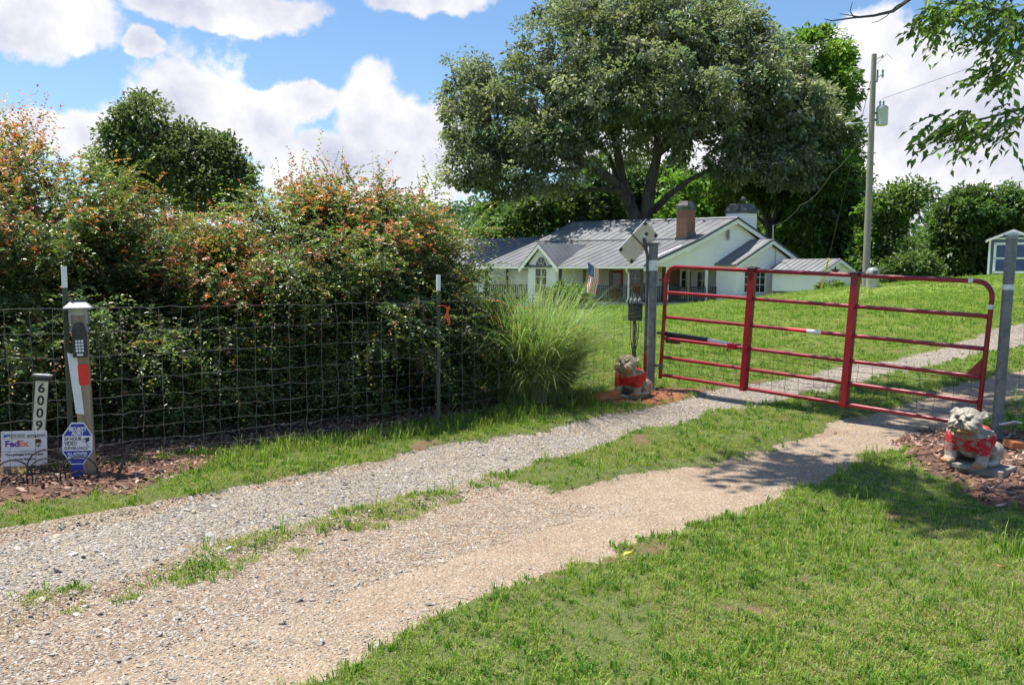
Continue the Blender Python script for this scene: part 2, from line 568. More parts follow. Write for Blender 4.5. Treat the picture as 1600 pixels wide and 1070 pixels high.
def scatter(name, P, rot, scl, protos, idx, kind_label=None):
    """stuff: pieces instanced on points with geometry nodes"""
    me = bpy.data.meshes.new(name)
    me.vertices.add(len(P))
    me.vertices.foreach_set('co', np.asarray(P, np.float32).reshape(-1))
    for nm, arr in (('rot', rot), ('scl', scl)):
        a = me.attributes.new(nm, 'FLOAT_VECTOR', 'POINT')
        a.data.foreach_set('vector', np.asarray(arr, np.float32).reshape(-1))
    a = me.attributes.new('pid', 'INT', 'POINT')
    a.data.foreach_set('value', np.asarray(idx, np.int32))
    o = link(name, me)
    g = bpy.data.node_groups.new(name, 'GeometryNodeTree')
    g.interface.new_socket('Geometry', in_out='INPUT', socket_type='NodeSocketGeometry')
    g.interface.new_socket('Geometry', in_out='OUTPUT', socket_type='NodeSocketGeometry')
    gi = g.nodes.new('NodeGroupInput'); go = g.nodes.new('NodeGroupOutput')
    iop = g.nodes.new('GeometryNodeInstanceOnPoints')
    jn = g.nodes.new('GeometryNodeGeometryToInstance')
    for p in reversed(protos):
        oi = g.nodes.new('GeometryNodeObjectInfo')
        oi.inputs['Object'].default_value = p
        oi.inputs['As Instance'].default_value = False
        g2 = g.nodes.new('GeometryNodeGeometryToInstance')
        g.links.new(oi.outputs['Geometry'], g2.inputs[0])
        jn.id_data.links.new(g2.outputs[0], iop.inputs['Instance']) if len(protos) == 1 else None
        p['_n'] = 0
    if len(protos) > 1:
        j = g.nodes.new('GeometryNodeJoinGeometry')
        for n_ in [q for q in g.nodes if q.bl_idname == 'GeometryNodeGeometryToInstance' and q != jn]:
            g.links.new(n_.outputs[0], j.inputs[0])
        g.links.new(j.outputs[0], iop.inputs['Instance'])
        iop.inputs['Pick Instance'].default_value = True
    g.nodes.remove(jn)
    for nm, s, dt in (('rot', 'Rotation', 'FLOAT_VECTOR'), ('scl', 'Scale', 'FLOAT_VECTOR'), ('pid', 'Instance Index', 'INT')):
        na = g.nodes.new('GeometryNodeInputNamedAttribute')
        na.data_type = dt
        na.inputs['Name'].default_value = nm
        g.links.new([q for q in na.outputs if q.enabled and q.name == 'Attribute'][0], iop.inputs[s])
    g.links.new(gi.outputs[0], iop.inputs['Points'])
    g.links.new(iop.outputs[0], go.inputs[0])
    md = o.modifiers.new('scatter', 'NODES')
    md.node_group = g
    o['kind'] = 'stuff'
    return o


# ------------------------------------------------------------------ terrain
ANCH=np.array([(-4,1,0),(0,1,0),(4,1,.03),(-4,4,0),(0,4,0),(3,4,.03),(6,4,.12),(-3,6.6,0),(-6.5,4,-.02),(-.7,8.57,.04),(1.65,10.51,.24),(4.21,7.69,.11),(3.5,6.6,.08),(6,6.6,.2),
(-3,12,.05),(2,16,.3),(7,14,.55),(10,19,.95),(16,24,1.55),(0,30,.15),(8,30,.9),(15,38,1.6),(12.5,40,1.05),(12,33,.95),(17,50,1.4),(20.5,45,1.85),(24,38,2.1),(27.5,52,2.35),(34,50,2.5),(2,55,-.15),(9,56,.1),(15.8,62,.8),(20.5,62,1.15),(23,60,1.55),(-10,50,-.4),(-12,20,0),(-25,60,-1),(5,80,.3),(25,85,1.8),(50,80,2.5),(-40,120,-1),(60,140,2),(0,140,0),(-20,3,0),(20,3,1.0),(0,-20,0),(30,20,2.3)],float)
def _solve():
    n=len(ANCH); P=ANCH[:,:2]
    K=np.linalg.norm(P[:,None]-P[None],axis=2)
    A=np.zeros((n+3,n+3)); A[:n,:n]=-K; A[:n,n]=1; A[:n,n+1:]=P; A[n,:n]=1; A[n+1:,:n]=P.T
    A[:n,:n]-=np.eye(n)*-.02
    return np.linalg.solve(A,np.r_[ANCH[:,2],0,0,0])
_W=_solve()
def gh(x,y):
    x=np.asarray(x,float); y=np.asarray(y,float); n=len(ANCH)
    # smooth kernel near the anchors
    z=_W[n]+_W[n+1]*x+_W[n+2]*y
    for i in range(n):
        z=z-_W[i]*np.sqrt((x-ANCH[i,0])**2+(y-ANCH[i,1])**2+.25)
    r=np.sqrt(x*x+(y-40)**2); k=np.clip((r-110)/120,0,1); k=k*k*(3-2*k)
    return z*(1-k)+1.0*k


def vnoise(x, y, seed=0):
    xi = np.floor(x).astype(np.int64); yi = np.floor(y).astype(np.int64)
    fx = x - xi; fy = y - yi
    fx = fx * fx * (3 - 2 * fx); fy = fy * fy * (3 - 2 * fy)

    def h(a, b):
        n = (a * 374761393 + b * 668265263 + seed * 982451653) & 0xffffffff
        n = ((n ^ (n >> 13)) * 1274126177) & 0xffffffff
        return ((n ^ (n >> 16)) & 0xffff) / 65535.0
    return (h(xi, yi) * (1 - fx) + h(xi + 1, yi) * fx) * (1 - fy) + (h(xi, yi + 1) * (1 - fx) + h(xi + 1, yi + 1) * fx) * fy


def fbm(x, y, seed=0, o=4):
    s = 0; a = 0.5; t = 0
    for i in range(o):
        s = s + a * vnoise(x * 2 ** i, y * 2 ** i, seed + i); t += a; a *= 0.55
    return s / t


def sdist(x, y, poly):
    """signed distance to a polygon, positive inside"""
    P = np.array(poly, float); Q = np.roll(P, -1, 0)
    d = np.full(x.shape, 1e9); ins = np.zeros(x.shape, bool)
    for (ax, ay), (bx, by) in zip(P, Q):
        ex, ey = bx - ax, by - ay
        t = np.clip(((x - ax) * ex + (y - ay) * ey) / (ex * ex + ey * ey + 1e-12), 0, 1)
        d = np.minimum(d, (x - ax - t * ex) ** 2 + (y - ay - t * ey) ** 2)
        c = ((ay > y) != (by > y)) & (x < (bx - ax) * (y - ay) / (by - ay + 1e-12) + ax)
        ins ^= c
    d = np.sqrt(d)
    return np.where(ins, d, -d)


FAR_TRACK = [(-6.5,2.0),(-4.6,3.6),(-3.01,4.8),(-2.65,5.2),(-2.44,5.43),(-2.25,5.8),(-2.0,6.06),(-1.74,6.41),(-1.35,6.73),(-1.05,6.95),(-0.93,7.45),(-0.52,7.95),(0.15,8.22),(0.51,8.58),(0.91,9.06),(1.23,9.3),(1.57,9.58),(2.0,10.09),(2.74,10.88),(3.84,11.65),(4.6,12.45),(5.41,12.89),(6.02,13.41),(7.06,14.45),(8.03,15.45),(8.81,16.34),(9.62,16.89),(11.5,18.2),(15,20.5),(15.8,19.2),(12.4,17),(8.74,14.24),(7.85,13.73),(7.04,13.31),(6.14,12.55),(5.32,11.83),(4.82,11.46),(4.11,10.81),(3.49,10.2),(3.19,9.92),(2.64,9.55),(2.04,9.12),(1.91,8.8),(1.23,8.27),(0.78,7.67),(0.41,7.17),(-0.07,6.68),(-0.54,6.05),(-1.11,5.53),(-1.46,5.05),(-1.86,4.55),(-1.92,4.26),(-2.25,3.83),(-3.6,2.8),(-5,1.5)]
NEAR_TRACK = [(-4.6,1.2),(-3.2,2.6),(-2.24,3.53),(-2.08,3.83),(-1.82,4.14),(-1.67,4.57),(-1.4,4.85),(-1.06,5.26),(-0.66,5.73),(-0.31,6.03),(0.01,6.18),(0.23,6.09),(0.66,6.43),(0.97,6.61),(1.3,6.69),(1.54,6.84),(2.27,7.61),(2.72,7.95),(3.16,8.64),(3.82,9.15),(4.59,9.95),(5.07,10.49),(6.05,11.14),(6.56,11.45),(7.49,12.0),(9.5,13.2),(12.8,15.6),(13.6,14.2),(10.5,12.2),(8.3,10.6),(6.23,9.85),(5.57,9.68),(4.93,9.0),(4.33,8.41),(3.57,7.7),(3.25,7.27),(2.88,7.2),(2.47,6.71),(2.12,6.27),(1.56,5.67),(1.17,5.28),(0.84,4.98),(0.47,4.52),(0.17,4.25),(-0.05,4.02),(-0.27,3.76),(-0.58,3.39),(-0.8,3.04),(-1.2,2.4),(-2.2,1.0)]
MULCH = [[(3.32,7.71),(3.89,8.25),(4.13,8.16),(4.4,8.0),(5.0,7.9),(5.2,6.6),(4.1,5.5),(3.43,5.42),(3.19,5.46),(3.0,5.75),(3.12,6.42),(3.1,6.85)],
         [(-4.6,4.6),(-3.7,5.42),(-3.13,5.62),(-3.01,5.76),(-2.82,5.92),(-2.63,5.92),(-2.5,6.05),(-2.44,6.46),(-2.3,7.0),(-2.6,7.2),(-3.5,6.6),(-4.6,5.7),(-5.6,5)],
         [(-10,1.8),(-4.7,5.7),(-3.2,6.95),(-.92,8.88),(-.08,9.62),(.55,10.2),(.2,11.3),(-1.2,10.9),(-3,10.1),(-5,8.9),(-10,6.5)]]
CLAY = [[(0.86,9.9),(1.16,10.6),(1.71,10.72),(2.3,10.35),(1.94,9.81),(1.56,9.5),(1.1,9.58)], [(17.6,23.4),(19.4,24.2),(19.8,23.4),(18,22.6)]]
TUFTS = [(-2.1,3.95,.10),(-2.0,4.02,.12),(-1.8,4.1,.1),(-1.62,4.35,.12),(-1.5,4.45,.13),(-1.62,4.75,.1),(-1.45,4.83,.13),(-1.36,4.95,.12),(-1.27,5.08,.09),(-1.42,4.6,.08),(-1.12,5.25,.1),(-.98,5.48,.14),(-.9,5.4,.16),(-.76,5.65,.17),(-.64,5.82,.15),(-.5,6.02,.09),(-.42,5.95,.08),(-.2,6.32,.13),(-.05,6.4,.14),(.1,6.45,.14),(-1.15,4.75,.06),(-.72,5.3,.06)]


def masks(x, y):
    n1 = (fbm(x * 3.1, y * 3.1, 3) - 0.5) * 0.34
    n2 = (fbm(x * 14, y * 14, 9) - 0.5) * 0.16
    sf = sdist(x, y, FAR_TRACK) + n1 + n2
    sn = sdist(x, y, NEAR_TRACK) + n1 + n2
    sm = np.maximum.reduce([sdist(x, y, p) for p in MULCH]) + n1 * 1.2 + n2
    sc = np.maximum.reduce([sdist(x, y, p) for p in CLAY]) + n1 + n2
    # the strip between the wheel tracks is bare stony soil until the lawn takes over
    q = 0.75 * x + 0.66 * y
    between = (np.minimum(-sdist(x, y, FAR_TRACK), -sdist(x, y, NEAR_TRACK)) < 0.35) & (q < 4.35) & (x - 0.9 * y > -7.5) & (x - .9 * y < -4.5)
    bare = np.where(between, np.clip((4.45 + n1 * 2 - q) / 0.3, 0, 1), 0)
    edge_ = np.clip((0.62 + n1 * 2.2 + sdist(x, y, FAR_TRACK)) / 0.25, 0, 1) * np.clip((4.9 + n1 * 2 - q) / 0.5, 0, 1) * (sdist(x, y, NEAR_TRACK) > 0)
    bare = np.maximum(bare, edge_) * (sdist(x, y, FAR_TRACK) + n1 < 0.06)
    sm01 = lambda s, wd: np.clip(s / wd + 0.5, 0, 1)
    far, near, mul, cla = sm01(sf, 0.10), sm01(sn, 0.10), sm01(sm, 0.16), sm01(sc, 0.2)
    tuft = np.zeros_like(x)
    for tx, ty, tr in TUFTS:
        tuft = np.maximum(tuft, np.clip((tr * 1.25 - np.hypot(x - tx, (y - ty) * 0.8) + n2 * 0.8) / 0.06, 0, 1))
    spots = np.clip((fbm(x * 2.6, y * 2.6, 21, 5) - 0.69) / 0.06, 0, 1) * (y < 30)
    grass = np.maximum((1 - np.maximum.reduce([far, near, mul, cla, bare])), tuft * (1 - mul))
    return dict(far=far, near=near, mulch=mul, clay=cla, bare=bare, grass=grass, spots=spots)


def relief(x, y, m):
    """wheel ruts lie a little lower than the turf between them"""
    rut = np.maximum(m['far'], m['near'])
    near = np.clip((30 - np.hypot(x, y)) / 15, 0, 1)
    return (-0.035 * rut + 0.02 * m['mulch'] + 0.03 * (fbm(x * 0.9, y * 0.9, 5) - 0.5) + 0.03 * (fbm(x * 4, y * 4, 6) - 0.5) * (0.4 + m['grass'])) * near


def axis(parts):
    out = []
    for a, b, d0, d1 in parts:
        x = a
        while x < b - 1e-6:
            out.append(x); x += d0 + (d1 - d0) * (x - a) / (b - a)
    return np.array(out + [parts[-1][1]])


gx = axis([(-700, -60, 80, 20), (-60, -9, 8, 0.6), (-9, -4, 0.4, 0.05), (-4, 5, 0.048, 0.048), (5, 10, 0.06, 0.14), (10, 20, 0.16, 0.5), (20, 60, 0.7, 5), (60, 700, 15, 80)])
gy = axis([(-60, 0, 20, 2), (0, 2.5, 0.7, 0.06), (2.5, 8, 0.045, 0.05), (8, 12, 0.055, 0.08), (12, 22, 0.1, 0.3), (22, 70, 0.4, 2), (70, 900, 4, 60)])
GX, GY = np.meshgrid(gx, gy)
xs, ys = GX.ravel(), GY.ravel()
MK = masks(xs, ys)
zs = gh(xs, ys) + relief(xs, ys, MK)


def ground_z(x, y):
    x = np.atleast_1d(np.asarray(x, float)); y = np.atleast_1d(np.asarray(y, float))
    return gh(x, y) + relief(x, y, masks(x, y))


def gz1(x, y):
    return float(ground_z(x, y)[0])


def ground_f(t):
    v = t.n('ShaderNodeTexCoord').outputs['Object']
    A = lambda nm: t.n('ShaderNodeAttribute', attribute_name=nm).outputs['Fac']
    nb = t.noise(v, 0.55, 5, 0.6)
    nm = t.noise(v, 5.0, 6, 0.65)
    nf = t.noise(v, 60.0, 5, 0.7)
    # turf seen between the blades, and the far lawn
    turf = t.mix(t.step(nm, 0.3, 0.7), (0.165, 0.25, 0.035), (0.225, 0.31, 0.05))
    turf = t.mix(t.step(nb, 0.42, 0.70, 0, 0.6), turf, (0.22, 0.265, 0.07))
    turf = t.mix(t.step(nf, 0.40, 0.68, 0, 0.65), turf, (0.10, 0.155, 0.03))
    turf = t.mix(A('closeup'), turf, t.mix(t.step(nf, 0.35, 0.65), (0.08, 0.12, 0.03), (0.155, 0.16, 0.06)))
    turf = t.mix(t.math('MULTIPLY', A('spots'), t.step(nm, 0.35, 0.55)), turf, (0.19, 0.115, 0.07))
    # grey crushed stone and the paler, sandier wheel track
    cellA = t.vor(v, 38.0, out='Color'); edgA = t.vor(v, 38.0, 'DISTANCE_TO_EDGE')
    cellB = t.vor(v, 85.0, out='Color'); edgB = t.vor(v, 85.0, 'DISTANCE_TO_EDGE')
    sA = t.n('ShaderNodeSeparateColor'); t.l(cellA, sA.inputs[0])
    sB = t.n('ShaderNodeSeparateColor'); t.l(cellB, sB.inputs[0])
    stone = t.ramp(sA.outputs[0], [(0.0, (0.15, 0.14, 0.128)), (0.35, (0.29, 0.272, 0.25)), (0.7, (0.42, 0.395, 0.365)), (1.0, (0.55, 0.525, 0.49))])
    stoneB = t.ramp(sB.outputs[1], [(0.0, (0.27, 0.22, 0.165)), (0.4, (0.40, 0.33, 0.25)), (1.0, (0.54, 0.455, 0.355))])
    stone = t.mix(t.step(t.math('ADD', sA.outputs[2], nm), 0.8, 1.05), stone, stoneB)
    stone = t.mix(t.step(edgA, 0.0, 0.16, 0.85, 0.0), stone, (0.12, 0.09, 0.065))
    grey = t.mix(t.step(nb, 0.45, 0.65, 0.0, 0.3), stone, (0.47, 0.40, 0.32))
    sand = t.mix(t.step(nm, 0.32, 0.66), (0.45, 0.34, 0.235), (0.35, 0.26, 0.18))
    sand = t.mix(t.step(nf, 0.42, 0.66, 0, 0.75), sand, (0.26, 0.19, 0.13))
    sand = t.mix(t.step(sB.outputs[0], 0.55, 0.8), sand, stoneB)
    sand = t.mix(t.step(t.noise(v, 1.3, 4), 0.48, 0.7, 0, 0.55), sand, (0.33, 0.215, 0.145))
    soil = t.mix(t.step(nm, 0.3, 0.7), (0.30, 0.20, 0.135), (0.21, 0.145, 0.10))
    soil = t.mix(t.step(sB.outputs[0], 0.45, 0.6), soil, stoneB)
    mul = t.mix(t.step(nf, 0.35, 0.65), (0.10, 0.055, 0.038), (0.21, 0.125, 0.09))
    mul = t.mix(t.step(t.noise(v, 2.2, 4), 0.5, 0.68, 0, 0.8), mul, (0.27, 0.13, 0.085))
    clay = t.mix(t.step(nm, 0.35, 0.65), (0.36, 0.13, 0.062), (0.27, 0.12, 0.07))
    nz = t.math('MULTIPLY', t.math('SUBTRACT', nf, 0.5), 0.9)
    ed = lambda a: t.step(t.math('ADD', A(a), nz), 0.42, 0.58)
    c = turf
    c = t.mix(ed('clay'), c, clay)
    c = t.mix(ed('far'), c, grey)
    c = t.mix(ed('near'), c, sand)
    c = t.mix(t.math('MULTIPLY', ed('bare'), 0.85), c, soil)
    c = t.mix(t.step(t.math('ADD', A('mulch'), nz), 0.42, 0.6), c, mul)
    hard = t.math('MAXIMUM', A('far'), t.math('MAXIMUM', A('near'), A('bare')))
    h = t.math('ADD', t.math('MULTIPLY', t.math('MULTIPLY', t.step(edgA, 0, 0.3), hard), 0.6), t.math('ADD', t.math('MULTIPLY', nf, 0.7), t.math('MULTIPLY', t.step(edgB, 0, 0.3), 0.3)))
    return bsdf(t, c, 0.92, 0, 0.2, bump(t, h, 0.75, 0.018))


MT['ground'] = mat('ground', ground_f)
nrow, ncol = GX.shape
I = np.arange(nrow * ncol).reshape(nrow, ncol)
Q = np.stack([I[:-1, :-1], I[:-1, 1:], I[1:, 1:], I[1:, :-1]], -1).reshape(-1, 4)
fc = lambda a: a[Q].mean(1)
cls = np.zeros(len(Q), int)
cls[fc(np.maximum.reduce([MK['far'], MK['near'], MK['bare']])) > 0.5] = 1
cls[fc(np.maximum(MK['mulch'], MK['clay'])) > 0.5] = 2
for k, nm in enumerate(('lawn', 'driveway', 'mulch_bed')):
    q = Q[cls == k]
    used, inv = np.unique(q.ravel(), return_inverse=True)
    me = bpy.data.meshes.new(nm)
    me.vertices.add(len(used))
    me.vertices.foreach_set('co', np.stack([xs[used], ys[used], zs[used]], 1).astype(np.float32).ravel())
    me.loops.add(len(inv)); me.loops.foreach_set('vertex_index', inv.astype(np.int32))
    me.polygons.add(len(q))
    me.polygons.foreach_set('loop_start', (np.arange(len(q)) * 4).astype(np.int32))
    me.polygons.foreach_set('loop_total', np.full(len(q), 4, np.int32))
    me.polygons.foreach_set('use_smooth', np.ones(len(q), bool))
    me.update(calc_edges=True)
    for a in ('far', 'near', 'mulch', 'clay', 'bare', 'spots'):
        at_ = me.attributes.new(a, 'FLOAT', 'POINT')
        at_.data.foreach_set('value', MK[a][used].astype(np.float32))
    at_ = me.attributes.new('closeup', 'FLOAT', 'POINT')
    at_.data.foreach_set('value', np.clip((24 - np.hypot(xs, ys)[used]) / 14, 0, 1).astype(np.float32))
    o = link(nm, me, 'ground')
    o['kind'] = 'structure'


# ------------------------------------------------------------------ grass blades, stones, litter (stuff)
def tuft_proto(name, n, hmin, hmax, spread, width, seed, cols, lean=0.7, flat=0.0):
    r = np.random.default_rng(seed)
    b = np.zeros((n, 3)); a0 = r.uniform(0, 2 * PI, n); rr = spread * np.sqrt(r.uniform(0, 1, n))
    b[:, 0] = rr * np.cos(a0); b[:, 1] = rr * np.sin(a0)
    a = a0 + r.normal(0, 0.9, n)
    hgt = r.uniform(hmin, hmax, n); ln = r.uniform(0.15, lean, n) + flat
    o = np.stack([np.cos(a), np.sin(a), 0 * a], 1); s = np.stack([-np.sin(a), np.cos(a), 0 * a], 1)
    up = np.array([0, 0, 1.0]); wd = (width * r.uniform(0.7, 1.3, n))[:, None]
    p1 = b + o * (hgt * ln * 0.35)[:, None] + up * (hgt * 0.62)[:, None]
    p2 = b + o * (hgt * ln * 1.05)[:, None] + up * (hgt * (1.0 - 0.35 * ln))[:, None]
    V = np.stack([b - s * wd * .5, b + s * wd * .5, p1 + s * wd * .4, p1 - s * wd * .4, p2], 1)
    N = n; me = bpy.data.meshes.new(name)
    F = []
    for i in range(n):
        k = i * 5
        F += [(k, k + 1, k + 2, k + 3), (k + 3, k + 2, k + 4)]
    me.from_pydata(V.reshape(-1, 3).tolist(), [], F)
    c = np.array(cols)[r.integers(0, len(cols), n)] * (1 + r.normal(0, 0.15, (n, 1)))
    at_ = me.attributes.new('col', 'FLOAT_COLOR', 'FACE')
    cc = np.ones((2 * n, 4), np.float32); cc[:, :3] = np.repeat(np.clip(c, 0.01, 1), 2, axis=0)
    at_.data.foreach_set('color', cc.ravel())
    me.materials.append(MT['blade'])
    return bpy.data.objects.new(name, me)


GREENS = [(0.25, 0.38, 0.04), (0.32, 0.45, 0.065), (0.165, 0.29, 0.03), (0.39, 0.49, 0.11), (0.27, 0.37, 0.065)]
DRY = [(0.42, 0.36, 0.18), (0.34, 0.31, 0.14)]
tufts = [tuft_proto('tuft_%d' % i, 14, 0.016, 0.040, 0.035, 0.0042, 40 + i, GREENS * 3 + DRY, 1.0) for i in range(4)]
tufts += [tuft_proto('tuft_dry', 12, 0.015, 0.04, 0.035, 0.004, 50, GREENS + DRY * 3, 1.3)]
tufts += [tuft_proto('tuft_wide', 9, 0.03, 0.065, 0.03, 0.0085, 51, [(0.09, 0.22, 0.022), (0.12, 0.26, 0.03)], 1.2)]
tufts += [tuft_proto('tuft_tall', 8, 0.07, 0.15, 0.03, 0.005, 52, GREENS, 0.7)]
PX, PY, SC = [], [], []
for y0 in np.arange(2.6, 60, 0.4):
    yc = y0 + 0.2
    half = 0.60 * yc + 1.3
    dn = 2300 * (3.3 / max(yc, 3.3)) ** 1.25 * (1 if yc < 30 else .6)
    n = int(dn * 0.4 * 2 * half)
    PX.append(rng.uniform(-half, half, n)); PY.append(rng.uniform(y0, y0 + 0.4, n)); SC.append(np.full(n, min(0.9 + 0.045 * max(0, yc - 4), 1.7)))
PX, PY, SC = map(np.concatenate, (PX, PY, SC))
mk = masks(PX, PY)
cl = fbm(PX * 2.3, PY * 2.3, 77)
keep = rng.uniform(0, 1, len(PX)) < mk['grass'] * np.clip(0.45 + 1.7 * (cl - 0.3), 0.35, 1) * (1 - 0.9 * mk['spots'])
PX, PY, SC, cl = PX[keep], PY[keep], SC[keep], cl[keep]
mk = {k: v[keep] for k, v in mk.items()}
PZ = gh(PX, PY) + relief(PX, PY, mk)
n = len(PX)
SC = SC * rng.uniform(0.65, 1.25, n) * (0.75 + 0.7 * np.clip(fbm(PX * 1.1, PY * 1.1, 31) - 0.25, 0, 1))
strip = sdist(PX, PY, [(-3, 6.1), (-.9, 8.0), (1.0, 9.6), (.7, 10.1), (-.8, 8.75), (-3.2, 6.8)]) > 0
pid = rng.choice(7, n, p=[.185, .185, .185, .175, .12, .12, .03])
pid = np.where(strip & (rng.uniform(0, 1, n) < 0.26), 6, pid)
drier = fbm(PX * 0.8, PY * 0.8, 63) > 0.56
pid = np.where(drier & (rng.uniform(0, 1, n) < 0.5), 4, pid)
rot = np.stack([rng.normal(0, .12, n), rng.normal(0, .12, n), rng.uniform(0, 2 * PI, n)], 1)
g = scatter('grass_blades', np.stack([PX, PY, PZ - 0.003], 1), rot, np.repeat(SC[:, None], 3, 1), tufts, pid)
tag(g, 'short green lawn grass with drier blades on both sides of the gravel tracks', 'grass')


def rock_proto(name, seed, mtl):
    import bmesh
    r = np.random.default_rng(seed)
    bm = bmesh.new()
    bmesh.ops.create_icosphere(bm, subdivisions=1, radius=0.5)
    for v_ in bm.verts:
        v_.co *= r.uniform(0.68, 1.12)
        v_.co.z *= 0.55
    me = bpy.data.meshes.new(name); bm.to_mesh(me); bm.free()
    me.materials.append(mtl)
    return bpy.data.objects.new(name, me)


def stone_f(t):
    rnd = t.n('ShaderNodeObjectInfo').outputs['Random']
    c = t.ramp(rnd, [(0.0, (0.12, 0.115, 0.108)), (0.22, (0.29, 0.275, 0.255)), (0.5, (0.43, 0.405, 0.375)), (0.75, (0.42, 0.355, 0.285)), (0.93, (0.57, 0.545, 0.51)), (1.0, (0.72, 0.70, 0.67))])
    v = t.n('ShaderNodeTexCoord').outputs['Object']
    n_ = t.noise(v, 4.0, 5)
    return bsdf(t, t.mix(t.step(n_, 0.45, 0.75, 0, 0.5), c, (0.36, 0.26, 0.18)), 0.88, 0, 0.25, bump(t, n_, 0.4, 0.05))


MT['stone'] = mat('stone', stone_f)
rocks = [rock_proto('rock_%d' % i, 70 + i, MT['stone']) for i in range(5)]
n = 270000
yy = 2.4 + (26 - 2.4) * rng.uniform(0, 1, n) ** 1.9
xx = rng.uniform(-1, 1, n) * (0.60 * yy + 1.0)
mk = masks(xx, yy)
dsty = np.clip(mk['far'] * 1.0 + mk['near'] * (0.09 + 0.6 * np.clip((fbm(xx * 1.6, yy * 1.6, 15) - 0.48) * 6, 0, 1)) + mk['bare'] * 0.75 + mk['clay'] * 0.15, 0, 1) * (1 - 0.85 * np.clip(mk['mulch'], 0, 1))
keep = (rng.uniform(0, 1, n) < dsty)
xx, yy = xx[keep], yy[keep]; mk = {k: v[keep] for k, v in mk.items()}
n = len(xx)
sz = 0.0075 + 0.016 * rng.beta(1.6, 3.2, n) + 0.028 * (rng.uniform(0, 1, n) < 0.006)
sz *= np.where(mk['near'] > mk['far'], 0.8, 1.0)
scl = np.stack([sz * rng.uniform(0.9, 1.7, n), sz * rng.uniform(0.8, 1.2, n), sz * rng.uniform(0.6, 1.0, n)], 1)
rot = np.stack([rng.normal(0, .28, n), rng.normal(0, .28, n), rng.uniform(0, 2 * PI, n)], 1)
g = scatter('gravel_stones', np.stack([xx, yy, gh(xx, yy) + relief(xx, yy, mk) + sz * 0.10], 1), rot, scl, rocks, rng.integers(0, 5, n))
tag(g, 'loose grey and tan crushed stone strewn over the wheel tracks', 'gravel')


def chip_proto(name, seed, mtl):
    r = np.random.default_rng(seed)
    V = [(-.5, -.12, 0), (.1, -.2, .03), (.5, -.05, .1), (.42, .12, .1), (0, .2, .04), (-.45, .1, .0)]
    V = [(a + r.uniform(-.06, .06), b + r.uniform(-.05, .05), c + r.uniform(-.04, .06)) for a, b, c in V]
    V += [(a, b, c + 0.06) for a, b, c in V]
    F = [(5, 4, 3, 2, 1, 0), (6, 7, 8, 9, 10, 11)] + [(i, (i + 1) % 6, 6 + (i + 1) % 6, 6 + i) for i in range(6)]
    me = bpy.data.meshes.new(name); me.from_pydata(V, [], F); me.materials.append(mtl)
    return bpy.data.objects.new(name, me)


def chip_f(t):
    rnd = t.n('ShaderNodeObjectInfo').outputs['Random']
    c = t.ramp(rnd, [(0.0, (0.08, 0.05, 0.035)), (0.3, (0.18, 0.10, 0.07)), (0.6, (0.30, 0.17, 0.12)), (0.85, (0.42, 0.27, 0.20)), (1.0, (0.56, 0.43, 0.35))])
    return bsdf(t, c, 0.85, 0, 0.25)


MT['chip'] = mat('mulch_chip', chip_f)
chips = [chip_proto('chip_%d' % i, 90 + i, MT['chip']) for i in range(4)]
n = 42000
yy = rng.uniform(4.4, 11.2, n); xx = rng.uniform(-6, 5.2, n)
mk = masks(xx, yy)
keep = rng.uniform(0, 1, n) < np.clip(mk['mulch'] * 0.95 + mk['clay'] * 0.35, 0, 1)
xx, yy = xx[keep], yy[keep]; mk = {k: v[keep] for k, v in mk.items()}
n = len(xx)
sz = rng.uniform(0.02, 0.065, n)
scl = np.stack([sz, sz * rng.uniform(.6, 1.3, n), sz * rng.uniform(0.7, 1.4, n)], 1)
rot = np.stack([rng.normal(0, .4, n), rng.normal(0, .4, n), rng.uniform(0, 2 * PI, n)], 1)
g = scatter('mulch_chips', np.stack([xx, yy, gh(xx, yy) + relief(xx, yy, mk) + 0.006], 1), rot, scl, chips, rng.integers(0, 4, n))
tag(g, 'brown bark chips and dead leaves under the hedge and round the gate posts', 'mulch')

# ================================================================== THINGS
FDIR = np.array([0.769, 0.639, 0.0])             # run of the wire fence, left to right
FP0 = np.array([-3.0, 6.68, 0.0])


def on_fence(q):
    p = FP0 + FDIR * q
    p[2] = gz1(p[0], p[1])
    return p


FQ_END = 6.02                                      # the steel gate post
FZ = [0.03, 0.115, 0.21, 0.31, 0.43, 0.56, 0.70, 0.88, 1.05, 1.225]


